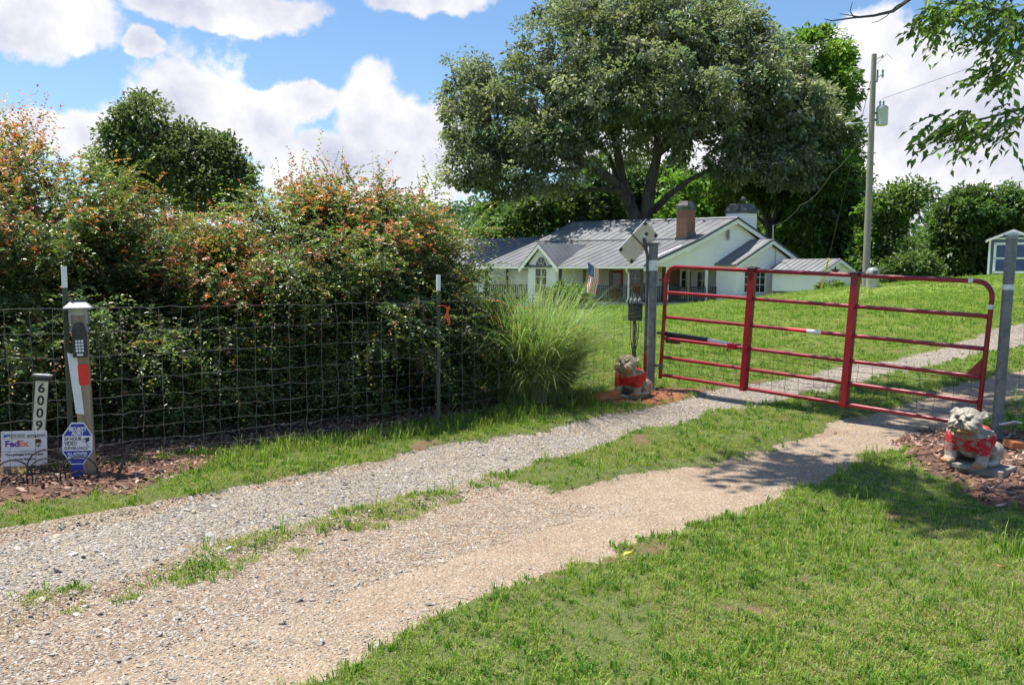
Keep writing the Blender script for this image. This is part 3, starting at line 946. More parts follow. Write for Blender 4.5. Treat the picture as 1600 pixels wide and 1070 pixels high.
# ------------------------------------------------------------------ wire fences
def wire_fence(name, label, pts, spacing, tposts, wire_r=0.0017):
    pts = [np.asarray(p, float) for p in pts]
    root = thing(name, label, 'fence', pts[0])
    A = np.array(pts)
    seg = np.linalg.norm(np.diff(A[:, :2], axis=0), axis=1)
    cum = np.r_[0, np.cumsum(seg)]

    def P(q):
        x = np.interp(q, cum, A[:, 0]); y = np.interp(q, cum, A[:, 1])
        return np.array([x, y, float(gh(x, y))])
    qs = np.arange(0, cum[-1] + 1e-6, spacing / 2)
    rs = np.random.default_rng(5)
    for k, h in enumerate(FZ):
        sag = rs.normal(0, 0.006, len(qs)) * (1.6 if k == 0 else 1)
        path = [P(q) + np.array([rs.normal(0, .004), rs.normal(0, .004), h + sag[i] + 0.005 * math.sin(q * 1.3 + k)]) for i, q in enumerate(qs)]
        MB().tube(path, wire_r * (1.35 if k in (0, 9) else 1), 5).build('line_wire', 'wire', root, root.location, True)
    first = None
    for i, q in enumerate(np.arange(spacing / 2, cum[-1], spacing)):
        p = P(q)
        path = [p + np.array([rs.normal(0, .006), rs.normal(0, .006), h]) for h in FZ]
        MB().tube(path, wire_r, 4).build('stay_wire', 'wire', root, root.location)
    for q, top in tposts:
        p = P(q)
        post = MB()
        post.box(-.018, .018, -.004, .004, -0.3, top - 0.155).box(-.003, .003, .0041, .036, -0.3, top - 0.155)
        for z in np.arange(0.1, top - 0.2, 0.055):
            post.box(-.006, .006, -.010, -.0041, z, z + .02)
        o = post.build('t_post', 'green_steel', root)
        o.location = p - np.array(root.location); o.rotation_euler = (0, 0, math.atan2(FDIR[1], FDIR[0]))
        tip = MB().box(-.0185, .0185, -.0045, .0045, top - 0.154, top).box(-.0035, .0035, .0046, .0365, top - 0.154, top)
        t = tip.build('painted_tip', 'white_paint', o)
    return root


fq = lambda q: on_fence(q)
wf = wire_fence('wire_fence', 'woven wire farm fence with green T-posts in front of the dark hedge', [fq(-3.2), fq(-0.2), fq(3.0), fq(FQ_END - 0.06)], 0.152, [(3.2 - 0.30, 1.53), (3.2 + 2.98, 1.475), (0.1, 1.5)])
rp = np.array([4.22, 7.70])
wire_fence('wire_fence', 'short run of woven wire fence right of the latch post', [(4.30, 7.68, gz1(4.3, 7.68)), (6.2, 7.9, gz1(6.2, 7.9)), (8.5, 8.1, gz1(8.5, 8.1))], 0.152, [(2.2, 1.5)])
# orange flagging ribbon on the middle T-post
p = on_fence(2.98 + 0.02)
rb = MB()
for k in range(3):
    path = [p + np.array([0.05 + 0.012 * k, -0.03, 1.17 - 0.03 * j]) + np.array([0.01 * math.sin(j * 1.3 + k), 0.006 * math.cos(j + k), 0]) for j in range(5 + k)]
    for a, b in zip(path[:-1], path[1:]):
        rb.add([a, a + [0.014, 0.004, 0], b + [0.014, 0.004, 0], b, a + [0, .001, 0], a + [0.014, 0.005, 0], b + [0.014, 0.005, 0], b + [0, .001, 0]], [(0, 1, 2, 3), (7, 6, 5, 4), (0, 4, 5, 1), (3, 2, 6, 7), (0, 3, 7, 4), (1, 5, 6, 2)])
rb.tube([p + [-.03, -.03, 1.175], p + [0.06, -.03, 1.178]], 0.006, 6)
o = rb.build('flagging_ribbon', 'orange_ribbon', None, p); o.location = p
tag(o, 'orange plastic ribbon tied to the fence beside the middle T-post', 'ribbon')

# ------------------------------------------------------------------ red tube gate
GL = np.array([1.735, 10.44]); GRt = np.array([4.10, 7.80])
gdir = GRt - GL; GLEN = float(np.linalg.norm(gdir)); gdir = gdir / GLEN
zL = 0.41; zR = zL - 0.165
gate = thing('tube_gate', 'closed dark red tubular steel farm gate across the gravel drive', 'gate', (GL[0], GL[1], zL), math.atan2(gdir[1], gdir[0]))
gate.rotation_euler = (0, math.atan2(zL - zR, GLEN), math.atan2(gdir[1], gdir[0]))
GHT = 1.255
RZ = [0.0, 0.208, 0.427, 0.675, 0.958, GHT]
tr = 0.0215
rad = 0.14
fr = [(0, 0, -0.045), (0, 0, 0.2), (0, 0, GHT - rad)] + [(rad - rad * math.cos(a), 0, GHT - rad + rad * math.sin(a)) for a in np.linspace(0.15, PI / 2, 7)]
fr += [(0.5, 0, GHT), (GLEN - 0.5, 0, GHT)] + [(GLEN - rad + rad * math.sin(a), 0, GHT - rad + rad * math.cos(a)) for a in np.linspace(0, PI / 2 - 0.1, 7)] + [(GLEN, 0, GHT - rad), (GLEN, 0, 0.2), (GLEN, 0, -0.03)]
MB().tube(fr, tr, 14).build('frame_tube', 'red_paint', gate, None, True)
for z in RZ[:-1]:
    xs_ = [0.02, GLEN / 3, 2 * GLEN / 3, GLEN - 0.02]
    o = MB().tube([(x, 0, z) for x in np.linspace(0.02, GLEN - 0.02, 9)], tr * 0.93, 14).build('rail', 'red_paint', gate, None, True)
for fx in (GLEN / 3 - .04, 2 * GLEN / 3 - .07):
    ch = MB()
    ch.box(fx - .034, fx + .034, -.0345, -.0285, -0.03, GHT + 0.012).box(fx - .034, fx - .028, -.0284, .03, -0.03, GHT + 0.012).box(fx + .028, fx + .034, -.0284, .03, -0.03, GHT + 0.012)
    up = ch.build('upright', 'red_paint', gate, None, False, 0.002)
    for z in RZ:
        MB().tube([(fx + .012, -.0352, z), (fx + .012, -.041, z)], 0.008, 8).build('bolt', 'red_paint', up)
    # flat solar cap light on the upright's top
    cp = MB().box(fx - .062, fx + .062, -.055, .05, GHT + .020, GHT + .034, None, .006).build('cap_light', 'black_plastic', gate, None, False, .002)
    MB().box(fx - .03, fx + .03, -.025, .02, GHT + .0345, GHT + .040).build('cell', 'solar_cell', cp)
    MB().box(fx - .045, fx + .045, -.04, .035, GHT + .0125, GHT + .0195).build('socket', 'black_plastic', cp)
hg = MB().tube([(-0.10, 0, GHT - .16), (-.02, 0, GHT - .16)], .012, 8).tube([(0, -.0001, GHT - .20), (0, 0, GHT - .12)], .030, 10)
hg.tube([(0.03, -.01, GHT - .165), (.055, -.015, GHT - .165)], .013, 8)
hg.build('hinge', 'red_paint', gate)
MB().tube([(-0.11, 0, 0.10), (-.02, 0, 0.10)], .012, 8).tube([(0, 0, 0.06), (0, 0, 0.13)], .029, 10).build('hinge', 'dark_steel', gate)
MB().prism([(GLEN - .14, .445), (GLEN - .02, .445), (GLEN - .02, .60), (GLEN - .05, .56)], -.003, .003, lambda a, b, e: (a, e, b)).build('latch_plate', 'red_paint', gate)


def band(xa, xb, z, m, r=tr * 0.93 + .0012):
    MB().tube([(xa, 0, z), (xb, 0, z)], r, 14).build('reflective_tape', m, gate, None, True)


band(1.62, 1.83, RZ[3], 'tape_red'); band(1.83, 1.99, RZ[3], 'tape_white'); band(1.99, 2.04, RZ[3], 'tape_red')
band(GLEN - .205, GLEN - .165, GHT, 'tape_white', tr + .001)
MB().tube([(GLEN, 0, GHT - .235), (GLEN, 0, GHT - .195)], tr + .0012, 14).build('reflective_tape', 'tape_white', gate, None, True)
# hog wire on the lower half
rs = np.random.default_rng(8)
for k, z in enumerate((0.06, 0.145, 0.25, 0.33, 0.385)):
    MB().tube([(x, .026 + rs.normal(0, .003), z + rs.normal(0, .005)) for x in np.linspace(0.03, GLEN - .03, 20)], .0019, 4).build('mesh_wire', 'dark_wire', gate)
for x in np.arange(0.10, GLEN - .05, 0.152):
    x += rs.normal(0, .006)
    MB().tube([(x + rs.normal(0, .006), .028 + rs.normal(0, .004), z) for z in (-.02, .1, .2, .3, .40)], .0018, 4).build('mesh_wire', 'dark_wire', gate)

# gate opener arm
op = thing('gate_opener', 'black and white gate opener arm clamped to a red gate rail', 'gate opener', (GL[0], GL[1], zL), math.atan2(gdir[1], gdir[0]))
op.rotation_euler = gate.rotation_euler
MB().tube([(-.02, .055, RZ[2] + .05), (.60, .055, RZ[2] + .035)], .027, 12).build('motor_tube', 'black_plastic', op, None, True)
MB().tube([(.60, .055, RZ[2] + .035), (.93, .055, RZ[2] + .015)], .019, 12).build('piston_rod', 'white_plastic', op, None, True)
MB().box(.015, .2, .033, .078, RZ[2] - .055, RZ[2] + .022).build('motor_housing', 'black_plastic', op, None, False, .008)
MB().box(.91, 1.02, -.033, .075, RZ[2] - .026, RZ[2] + .034).tube([(.93, -.045, RZ[2] - .02), (.93, -.045, RZ[2] - .055)], .012, 8).build('clamp', 'red_paint', op, None, False, .004)
MB().tube([(-.12, .05, RZ[2] + .05), (-.02, .055, RZ[2] + .05)], .016, 8).build('bracket', 'dark_steel', op)


# ------------------------------------------------------------------ steel gate posts
def pipe_post(label, x, y, top, r, lean=(0, 0)):
    z = gz1(x, y)
    t = thing('gate_post', label, 'post', (x, y, z))
    h = top - z
    MB().tube([(0, 0, -.4), (0, 0, .02), (0, 0, h * .5), (0, 0, h)], r, 20).build('pipe', 'steel', t, None, True)
    for zz in (h - .16, h - .36, h - .55, h * .45, h * .3, h * .15):
        MB().tube([(0, 0, zz), (0, 0, zz + .007)], r + .0025, 20).build('tie_wire', 'wire', t, None, True)
    t.rotation_euler = (lean[0], lean[1], 0)
    return t, h


pl, h = pipe_post('grey steel hinge post with a flat flanged cap under the solar panel', 1.63, 10.52, 1.915, .0535)
MB().lathe([(.055, h + .001), (.078, h + .004), (.080, h + .016), (.06, h + .022)], 18).build('cap', 'steel', pl, None, True)
MB().tube([(0, 0, h - .30), (0, 0, h - .18)], .0545, 20).build('reflective_tape', 'tape_white', pl, None, True)
pr, h2 = pipe_post('grey steel latch post with a broken white cap behind the peeling bulldog', 4.215, 7.70, 1.862, .0445, (0, R(0.6)))
MB().lathe([(.0455, h2 + .001), (.048, h2 + .02), (.038, h2 + .03)], 16).build('cap', 'grey_plastic', pr, None, True)
MB().box(-.075, .075, -.012, .012, h2 + .031, h2 + .044).box(-.012, .012, -.07, .07, h2 + .0445, h2 + .055).build('cap_top', 'white_plastic', pr, None, False, .003)
MB().tube([(0, 0, h2 - .43), (0, 0, h2 - .385)], .0458, 20).build('reflective_tape', 'tape_white', pr, None, True)

# brace pipe with solar panel
sp = thing('solar_array', 'tilted solar panel with pale back on a thin mast beside the hinge post', 'solar panel', (1.565, 10.53, gz1(1.565, 10.53)))
zb = sp.location.z
MB().tube([(0, 0, -.2), (0, 0, 1.9 - zb - .35), (0, 0, 1.90 - zb - .12), (-.03, -.01, 1.93 - zb - .04), (-.05, -.02, 1.99 - zb)], .019, 10).build('mast', 'dark_steel', sp, None, True)
c0 = np.array([-.11, -.02, 1.945 - zb])
ex = unit(np.array([0.68, 0.10, 0.73])); ey = unit(np.array([0.66, 0.22, -0.62])); ey = unit(ey - ex * (ex @ ey)); ez = np.cross(ex, ey)
if ez[1] < 0: ez = -ez                              # the dark cells face away from the drive, to the sun


def PB(mb, a0, a1, b0, b1, c_0, c_1):
    return mb.box(a0, a1, b0, b1, c_0, c_1, lambda a, b, c: c0 + ex * a + ey * b + ez * c)


for s, (a0, a1) in enumerate(((-.235, -.006), (.006, .215))):
    pn = PB(MB(), a0, a1, -.115, .115, 0, .018).build('panel', 'solar_back', sp)
    PB(MB(), a0 + .01, a1 - .01, -.105, .105, .0185, .021).build('cells', 'solar_cell', pn)
    f = MB()
    PB(f, a0 - .004, a1 + .004, -.1205, -.1155, -.004, .022); PB(f, a0 - .004, a1 + .004, .1155, .1205, -.004, .022)
    PB(f, a0 - .0045, a0 - .0002, -.115, .115, -.004, .022); PB(f, a1 + .0002, a1 + .0045, -.115, .115, -.004, .022)
    f.build('frame', 'aluminium', pn)
    cs = [(a0 + .02, -.097), (a0 + .02, .097)] if s == 0 else [(a1 - .02, -.097), (a1 - .02, .097), (a1 - .09, .0)]
    for ca, cb in cs:
        PB(MB(), ca - .018, ca + .018, cb - .018, cb + .018, -.012, -.0005).build('corner_clip', 'black_plastic', pn)
PB(MB(), -.0055, .0055, -.15, .14, -.020, -.0045).build('cross_bar', 'dark_steel', sp)
PB(MB(), .05, .11, -.045, .035, -.006, -.0006).build('label_plate', 'aluminium', sp)

# control box on a stake with cables
cb = thing('control_box', 'small black gate control box on a stake left of the hinge post', 'control box', (1.46, 10.75, gz1(1.46, 10.75)))
MB().box(-.018, .018, -.018, .018, -.2, 1.13).build('stake', 'stake_wood', cb)
bxh = MB().box(-.085, .085, -.065, -.0185, .80, .985).build('housing', 'black_plastic', cb, None, False, .01)
MB().box(-.09, .09, -.072, -.0175, .986, 1.01).build('lid', 'black_plastic', bxh, None, False, .004)
for k in range(3):
    MB().lathe([(.014, 0), (.02, .012), (.02, .04), (.012, .055)], 10, (-.05 + .05 * k, -.04, 1.011)).tube([(-.05 + .05 * k, -.04, 1.062), (-.05 + .05 * k, -.04, 1.09)], .008, 6).build('terminal', 'porcelain', cb, None, True)
for k in range(4):
    xo = -.05 + .03 * k
    path = [(xo, -.04, .80), (xo + .02 * math.sin(k), -.06, .62), (xo * .4 + .03 * math.sin(2 * k), -.05, .40), (.03 + .02 * k, -.03, .22), (.10 + .02 * k, -.01, .03)]
    MB().tube(path, .0055, 6).build('cable', 'black_rubber', cb, None, True)
rpz = gz1(1.575, 10.50)
o = MB().tube([(0, 0, -.2), (0, 0, .43)], .021, 12).box(-.024, .024, -.024, .024, .4305, .44).tube([(-.0, -.022, .30), (0, -.03, .30)], .009, 8).build('short_post', 'red_paint', None, None, True)
o.location = (1.555, 10.46, rpz); tag(o, 'short dark red pipe stub between the bulldog and the hinge post', 'post')


# ------------------------------------------------------------------ sign cluster at the left
def facing(x, y, extra=0.0):
    return math.atan2(x, -(-y)) * 0 - math.atan2(x, y) + extra


# keypad post
kx, ky = -3.125, 6.52
kp = thing('keypad_post', 'square timber post with solar cap light, keypad and red reflector', 'post', (kx, ky, gz1(kx, ky)), R(21))
kp.rotation_euler = (0, R(-1.2), R(21))
hw = .051
MB().box(-hw, hw, -hw, hw, -.4, 1.16).build('timber', 'post_wood', kp, None, False, .006)
MB().box(-hw - .008, hw + .008, -hw - .008, hw + .008, 1.04, 1.075).build('collar', 'grey_plastic', kp, None, False, .004)
lamp = MB().box(-hw + .004, hw - .004, -hw + .004, hw - .004, 1.1605, 1.215).build('lamp_lens', 'clear_lens', kp)
for sx in (-1, 1):
    for sy in (-1, 1):
        MB().box(sx * (hw + .003) - .008, sx * (hw + .003) + .008, sy * (hw + .003) - .008, sy * (hw + .003) + .008, 1.1, 1.216).build('lamp_bar', 'grey_plastic', kp)
MB().box(-hw - .042, hw + .042, -hw - .042, hw + .042, 1.2165, 1.268, None, .055).box(-hw - .044, hw + .044, -hw - .044, hw + .044, 1.205, 1.216).build('cap_roof', 'grey_plastic', kp)
MB().box(-.05, .05, -.05, .05, 1.2685, 1.271).build('solar_cell', 'solar_cell', kp)
kb = MB().prism([(-.048, .86), (.048, .86), (.05, 1.0), (.045, 1.06), (.03, 1.10), (0, 1.112), (-.03, 1.10), (-.045, 1.06), (-.05, 1.0)], -hw - .04, -hw - .0005, lambda a, b, e: (a, e, b)).build('keypad', 'black_plastic', kp, None, False, .006)
for i in range(3):
    for j in range(4):
        MB().box(-.026 + .019 * i, -.012 + .019 * i, -hw - .0465, -hw - .0405, .900 + .023 * j, .916 + .023 * j).build('key', 'white_plastic', kb)
MB().box(-.02, .02, -hw - .0445, -hw - .0405, .872, .888).build('logo_plate', 'white_plastic', kb)
MB().prism([(-.032 + .008 * s * 0, 0) for s in range(0)] or [(-.03, .655), (.03, .655), (.036, .668), (.036, .795), (.03, .808), (-.03, .808), (-.036, .795), (-.036, .668)], -hw - .006, -hw - .0005, lambda a, b, e: (a + .012, e, b)).build('reflector', 'reflector_red', kp, None, False, .002)
MB().add([(-hw - .034, -hw - .03, .895), (-hw + .026, -hw - .0015, .875), (-hw + .05, -hw - .0015, .44), (-hw - .002, -hw - .036, .455), (-hw - .034, -hw - .026, .895), (-hw + .026, -hw - .0008, .875), (-hw + .05, -hw - .0008, .44), (-hw - .002, -hw - .032, .455)],
         [(0, 1, 2, 3), (7, 6, 5, 4), (0, 4, 5, 1), (1, 5, 6, 2), (2, 6, 7, 3), (3, 7, 4, 0)]).build('plate', 'white_plastic', kp)

# house number post
nx, ny = -3.545, 6.56
nump = thing('number_post', 'leaning solar house number post with dark frame reading 6009', 'sign', (nx, ny, gz1(nx, ny) - .075), R(20))
nump.rotation_euler = (R(-2), R(5.5), R(22))
MB().box(-.05, .05, -.0, .06, .30, .775).build('housing', 'black_plastic', nump, None, False, .006)
MB().box(-.04, .04, -.0, .06, -.1, .2995).build('leg', 'black_plastic', nump)
MB().box(-.042, .042, -.005, -.0005, .345, .745).build('number_panel', 'cream_panel', nump)
for i, ch_ in enumerate('6009'):
    text_obj('digit', ch_, .098, 'ink_black', nump, (0, -.0063, .69 - .093 * i), (PI / 2, 0, 0), 1.0, .0025)
MB().box(-.052, .052, -.02, .07, .7755, .785).box(-.066, .066, -.04, .085, .7852, .792).build('cap', 'grey_plastic', nump)
MB().box(-.045, .045, -.025, .07, .7922, .794).build('solar_cell', 'white_plastic', nump)

# delivery sign on two stakes
dx, dy = -3.555, 6.44
ds = thing('delivery_sign', 'white package delivery sign board on two short wooden stakes', 'sign', (dx, dy, gz1(dx, dy)), R(24))
ds.rotation_euler = (0, R(1.5), R(24))
MB().prism([(-.148, .064), (-.142, .058), (.142, .058), (.148, .064), (.148, .308), (.142, .314), (-.142, .314), (-.148, .308)], -.004, -.0005, lambda a, b, e: (a, e, b)).build('board', 'white_plastic', ds)
for sx in (-.115, .115):
    MB().box(sx - .022, sx + .022, 0, .038, -.25, .30).build('stake', 'stake_wood', ds)
for sx in (-.135, .135):
    for z in (.07, .302):
        MB().tube([(sx, -.0045, z), (sx, -.0065, z)], .0035, 8).build('screw', 'dark_steel', ds)
yy_ = -.0052
T = lambda nm, s, sz, m, x, z, sx=1.0, b=0.0, al='CENTER': text_obj(nm, s, sz, m, ds, (x, yy_, z), (PI / 2, 0, 0), sx, b, al)
T('lettering', 'UNITED STATES', .0165, 'ink_grey', -.045, .286, .85, .0003)
T('lettering', 'POSTAL SERVICE', .0165, 'ink_grey', -.045, .272, .8, .0003)
MB().prism([(-.128, .292), (-.09, .290), (-.094, .280), (-.108, .279), (-.102, .274), (-.132, .270)], -.0062, -.0042, lambda a, b, e: (a, e, b)).build('eagle_emblem', 'ink_blue', ds)
T('lettering', 'amazon', .041, 'ink_black', .078, .281, .95, .0006)
MB().tube([(.05 + .05 * k / 8, -.0055, .258 - .006 * math.sin(PI * k / 8)) for k in range(9)], .0012, 5).build('smile_arrow', 'ink_orange', ds)
T('lettering', 'Fed', .062, 'ink_purple', -.078, .221, 1.0, .0022)
T('lettering', 'Ex', .062, 'ink_orange', -.006, .221, 1.0, .0022)
MB().prism([(.070, .247), (.076, .250), (.09, .252), (.104, .250), (.110, .247), (.110, .215), (.104, .202), (.09, .193), (.076, .202), (.070, .215)], -.0060, -.0042, lambda a, b, e: (a, e, b)).build('shield_emblem', 'ink_brown', ds)
text_obj('lettering', 'ups', .026, 'cream_panel', ds, (.09, -.0068, .219), (PI / 2, 0, 0), 1.0, .0012)
MB().box(-.14, .14, -.0055, -.0042, .164, .1662).build('rule', 'ink_black', ds)
T('lettering', 'Place packages in front of gate', .0235, 'ink_black', 0, .142, .84, .0007)
T('lettering', 'or over the fence', .0235, 'ink_black', 0, .108, .84, .0007)

# octagonal security sign
ox, oy = -3.12, 6.33
oc = thing('security_sign', 'blue and white octagonal security alert sign on a blue stake', 'sign', (ox, oy, gz1(ox, oy) - .03), R(24))
oc.scale = (.9, 1, 1)
oc.rotation_euler = (R(-2), R(2.5), R(24))
MB().box(-.043, .043, -.004, .004, -.1, .14).build('stake', 'ink_navy', oc)


def octa(hx, hz, cx, cz, cut=.30):
    return [(hx, -hz * (1 - 2 * cut)), (hx, hz * (1 - 2 * cut)), (hx * (1 - 2 * cut * .98), hz), (-hx * (1 - 2 * cut * .98), hz), (-hx, hz * (1 - 2 * cut)), (-hx, -hz * (1 - 2 * cut)), (-hx * (1 - 2 * cut * .98), -hz), (hx * (1 - 2 * cut * .98), -hz)]


C0 = .275
oct_ = lambda hx, hz: [(a, b + C0) for a, b in octa(hx, hz, 0, 0)]
MB().prism(oct_(.108, .150), -.010, -.0045, lambda a, b, e: (a, e, b)).build('plate', 'ink_white', oc)
MB().prism(oct_(.1005, .142), -.0116, -.0104, lambda a, b, e: (a, e, b)).build('blue_field', 'ink_navy', oc)
MB().box(-.1008, .1008, -.0130, -.0118, C0 - .052, C0 + .056).build('white_band', 'ink_white', oc)
TO = lambda s, sz, m, x, z, sx, b, y=-.0136, al='CENTER': text_obj('lettering', s, sz, m, oc, (x, y, z), (PI / 2, 0, 0), sx, b, al)
TO('SECURITY', .036, 'ink_white', 0, C0 + .103, .78, .0016, -.0122)
TO('ALERT', .036, 'ink_white', 0, C0 + .074, .82, .0016, -.0122)
TO('24 HOUR', .036, 'ink_black', -.094, C0 + .034, .82, .0011, -.0136, 'LEFT')
TO('VIDEO', .036, 'ink_black', -.094, C0 + .001, .86, .0011, -.0136, 'LEFT')
TO('SURVEILLANCE', .031, 'ink_black', -.094, C0 - .033, .80, .0006, -.0136, 'LEFT')
TO('ALL ACTIVITIES', .0265, 'ink_white', 0, C0 - .074, .78, .0012, -.0122)
TO('MONITORED', .0265, 'ink_white', 0, C0 - .100, .84, .0012, -.0122)
cm = MB().prism([(.036, .008), (.036, .034), (.058, .040), (.082, .044), (.086, .040), (.086, .020), (.062, .006)], -.0142, -.0131, lambda a, b, e: (a, e, b + C0)).build('camera_pictogram', 'ink_black', oc)
MB().prism([(.038, .010), (.038, .031), (.056, .030), (.058, .008)], -.0150, -.0143, lambda a, b, e: (a, e, b + C0)).build('pictogram_face', 'ink_white', cm)
MB().tube([(.047 + .006 * math.cos(a), -.0152, C0 + .019 + .006 * math.sin(a)) for a in np.linspace(0, 2 * PI, 12)], .0012, 5).build('pictogram_lens', 'ink_black', cm)
MB().tube([(.066, -.0138, C0 + .006), (.066, -.0138, C0 - .008), (.088, -.0138, C0 - .030)], .0022, 5).build('pictogram_bracket', 'ink_black', cm)

# arched wire border edging, three linked panels in front and one behind
def edging(label, x, y, rz, n, group):
    t = thing('border_edging', label, 'garden edging', (x, y, gz1(x, y)), rz, group)
    wd = .24
    for k in range(n):
        cx = k * wd * .86
        for r_, rr in ((wd / 2, .0062), (wd / 2 * .62, .0046), (wd / 2 * .34, .004)):
            MB().tube([(cx + r_ * math.cos(a), .004 * (k % 2), (.055 if r_ == wd / 2 else .0) + (r_ * 1.05) * math.sin(a)) for a in np.linspace(0, PI, 15)], rr, 6).build('arch', 'black_rubber', t, None, True)
        for sx in (-1, 1):
            MB().tube([(cx + sx * wd / 2, .004 * (k % 2), .06), (cx + sx * wd / 2, .004 * (k % 2), -.10)], .006, 6).build('leg', 'black_rubber', t)
        for sx in (-1, 0, 1):
            MB().tube([(cx + .045 * sx + .022 * math.cos(a), .002, .045 + .022 * math.sin(a)) for a in np.linspace(0, 2 * PI, 12)], .0028, 5).build('scroll', 'black_rubber', t, None, True)
    for z in (.0, .028):
        MB().tube([(-wd / 2, .003, z + .012), ((n - 1) * wd * .86 + wd / 2, .003, z + .012)], .0034, 5).build('cross_wire', 'black_rubber', t)
    return t


edging('black arched wire border edging in front of the three roadside signs', -3.62, 5.98, R(22), 4, None)
edging('second row of black wire edging arches behind the security sign', -3.40, 6.44, R(30), 3, None)
# black solar path stick, tilted
o = MB().box(-.012, .012, -.006, .006, 0, .27, None, .001).box(-.009, .009, -.0075, -.0062, .12, .25).build('path_stake', 'black_plastic', None, None, False, .001)
o.location = (-2.79, 6.22, gz1(-2.79, 6.22)); o.rotation_euler = (0, R(20), R(20))
tag(o, 'slim black path light stake tilted beside the wire edging', 'stake')
# ------------------------------------------------------------------ bulldog statues
def dog_body():
    m = MB()
    m.ell((0, .03, .185), (.135, .15, .155), (R(-38), 0, 0))         # trunk, sloping down to the rump
    m.ell((0, -.065, .225), (.140, .105, .125))                       # chest
    m.ell((0, .13, .10), (.125, .115, .10))                           # rump
    for s in (-1, 1):
        m.ell((s * .115, -.055, .225), (.062, .075, .095), (0, R(s * 12), 0))      # shoulder
        m.tube([(s * .112, -.075, .22), (s * .118, -.095, .12), (s * .112, -.105, .045)], [.058, .046, .042], 12)   # fore leg
        m.ell((s * .114, -.128, .028), (.047, .062, .030))            # fore paw
        for k in (-1, 0, 1):
            m.ell((s * .114 + k * .026, -.178, .022), (.016, .02, .019), None, 8, 6)
        m.ell((s * .118, .085, .105), (.062, .110, .092), (R(-14), 0, 0))           # thigh
        m.ell((s * .142, .005, .028), (.040, .085, .030))             # hind foot
    nb0 = len(m.v)
    m.ell((0, -.115, .335), (.100, .085, .085))                       # neck
    m.ell((0, -.12, .285), (.112, .07, .06))                          # throat folds
    m.ell((0, -.135, .415), (.102, .094, .082))                       # skull
    for s in (-1, 1):
        m.ell((s * .060, -.165, .405), (.050, .062, .052))            # cheek
        m.ell((s * .054, -.214, .366), (.050, .046, .056), (0, R(s * 14), 0))       # jowl
        m.ell((s * .036, -.205, .445), (.030, .028, .016), (0, R(s * -14), 0))      # brow
        m.ell((s * .047, -.215, .338), (.020, .03, .026))             # lip corner
        m.ell((s * .100, -.105, .455), (.030, .018, .026), (0, R(s * 35), 0))       # ear, folded
        m.ell((s * .120, -.122, .438), (.015, .012, .020), (0, R(s * 20), 0))
    m.ell((0, -.218, .345), (.048, .038, .026))                       # undershot jaw
    m.ell((0, -.226, .400), (.032, .036, .026))                       # nose bridge
    m.ell((0, -.200, .432), (.048, .022, .010))                       # nose-roll wrinkle
    m.ell((0, -.172, .468), (.012, .04, .014))
    hc = np.array([0, -.13, .40])
    for i in range(len(m.v)):
        if i >= nb0:
            m.v[i] = (m.v[i] - hc) * np.array([1.2, 1.12, 1.18]) + hc - np.array([0, 0, .018])
        else:
            m.v[i] = m.v[i] * np.array([1.16, 1.08, 1.0])
    return m


def dog_mesh():
    o = dog_body().build('tmp_dog', None)
    rm = o.modifiers.new('r', 'REMESH'); rm.mode = 'VOXEL'; rm.voxel_size = 0.0062
    sm_ = o.modifiers.new('s', 'SMOOTH'); sm_.factor = 0.5; sm_.iterations = 3
    dg = bpy.context.evaluated_depsgraph_get()
    me = bpy.data.meshes.new_from_object(o.evaluated_get(dg))
    bpy.data.objects.remove(o)
    # chiselled folds in the face and chest
    n = len(me.vertices)
    co = np.zeros(n * 3, np.float32); me.vertices.foreach_get('co', co); co = co.reshape(-1, 3)
    no = np.zeros(n * 3, np.float32); me.vertices.foreach_get('normal', no); no = no.reshape(-1, 3)
    ho = np.array([0, -.13, .40]); co_w = co.copy(); co = np.where((co_w[:, 2] > .27)[:, None], (co_w - ho + [0, 0, .018]) / [1.2, 1.12, 1.18] + ho, co_w)
    face = np.clip((-co[:, 1] - .13) / .05, 0, 1) * np.clip((co[:, 2] - .28) / .04, 0, 1)
    w1 = np.sin(co[:, 2] * 190 + np.abs(co[:, 0]) * 130)
    sad = np.abs(np.abs(co[:, 0]) * 1.0 - .028 - .10 * np.clip(.43 - co[:, 2], 0, .1) * 3)
    d = face * (0.0032 * w1) - face * .010 * np.exp(-(sad / .006) ** 2)
    lips = np.exp(-((co[:, 2] - .362 + np.abs(co[:, 0]) * .45) / .006) ** 2) * np.clip((-co[:, 1] - .19) / .03, 0, 1)
    eye = sum(np.exp(-(((co[:, 0] - s * .040) / .013) ** 2 + ((co[:, 2] - .424) / .009) ** 2)) for s in (-1, 1)) * np.clip((-co[:, 1] - .16) / .02, 0, 1)
    d = d - lips * .016 - eye * .012 + 0.0018 * (fbm(co[:, 0] * 60, co[:, 2] * 60 + co[:, 1] * 40, 4) - .5)
    neck = np.exp(-((co[:, 2] - .33) / .05) ** 2)
    d += neck * .003 * np.sin(co[:, 2] * 230)
    co = co_w + no * d[:, None]
    me.vertices.foreach_set('co', co.astype(np.float32).ravel())
    me.polygons.foreach_set('use_smooth', [True] * len(me.polygons))
    me.update()
    return me


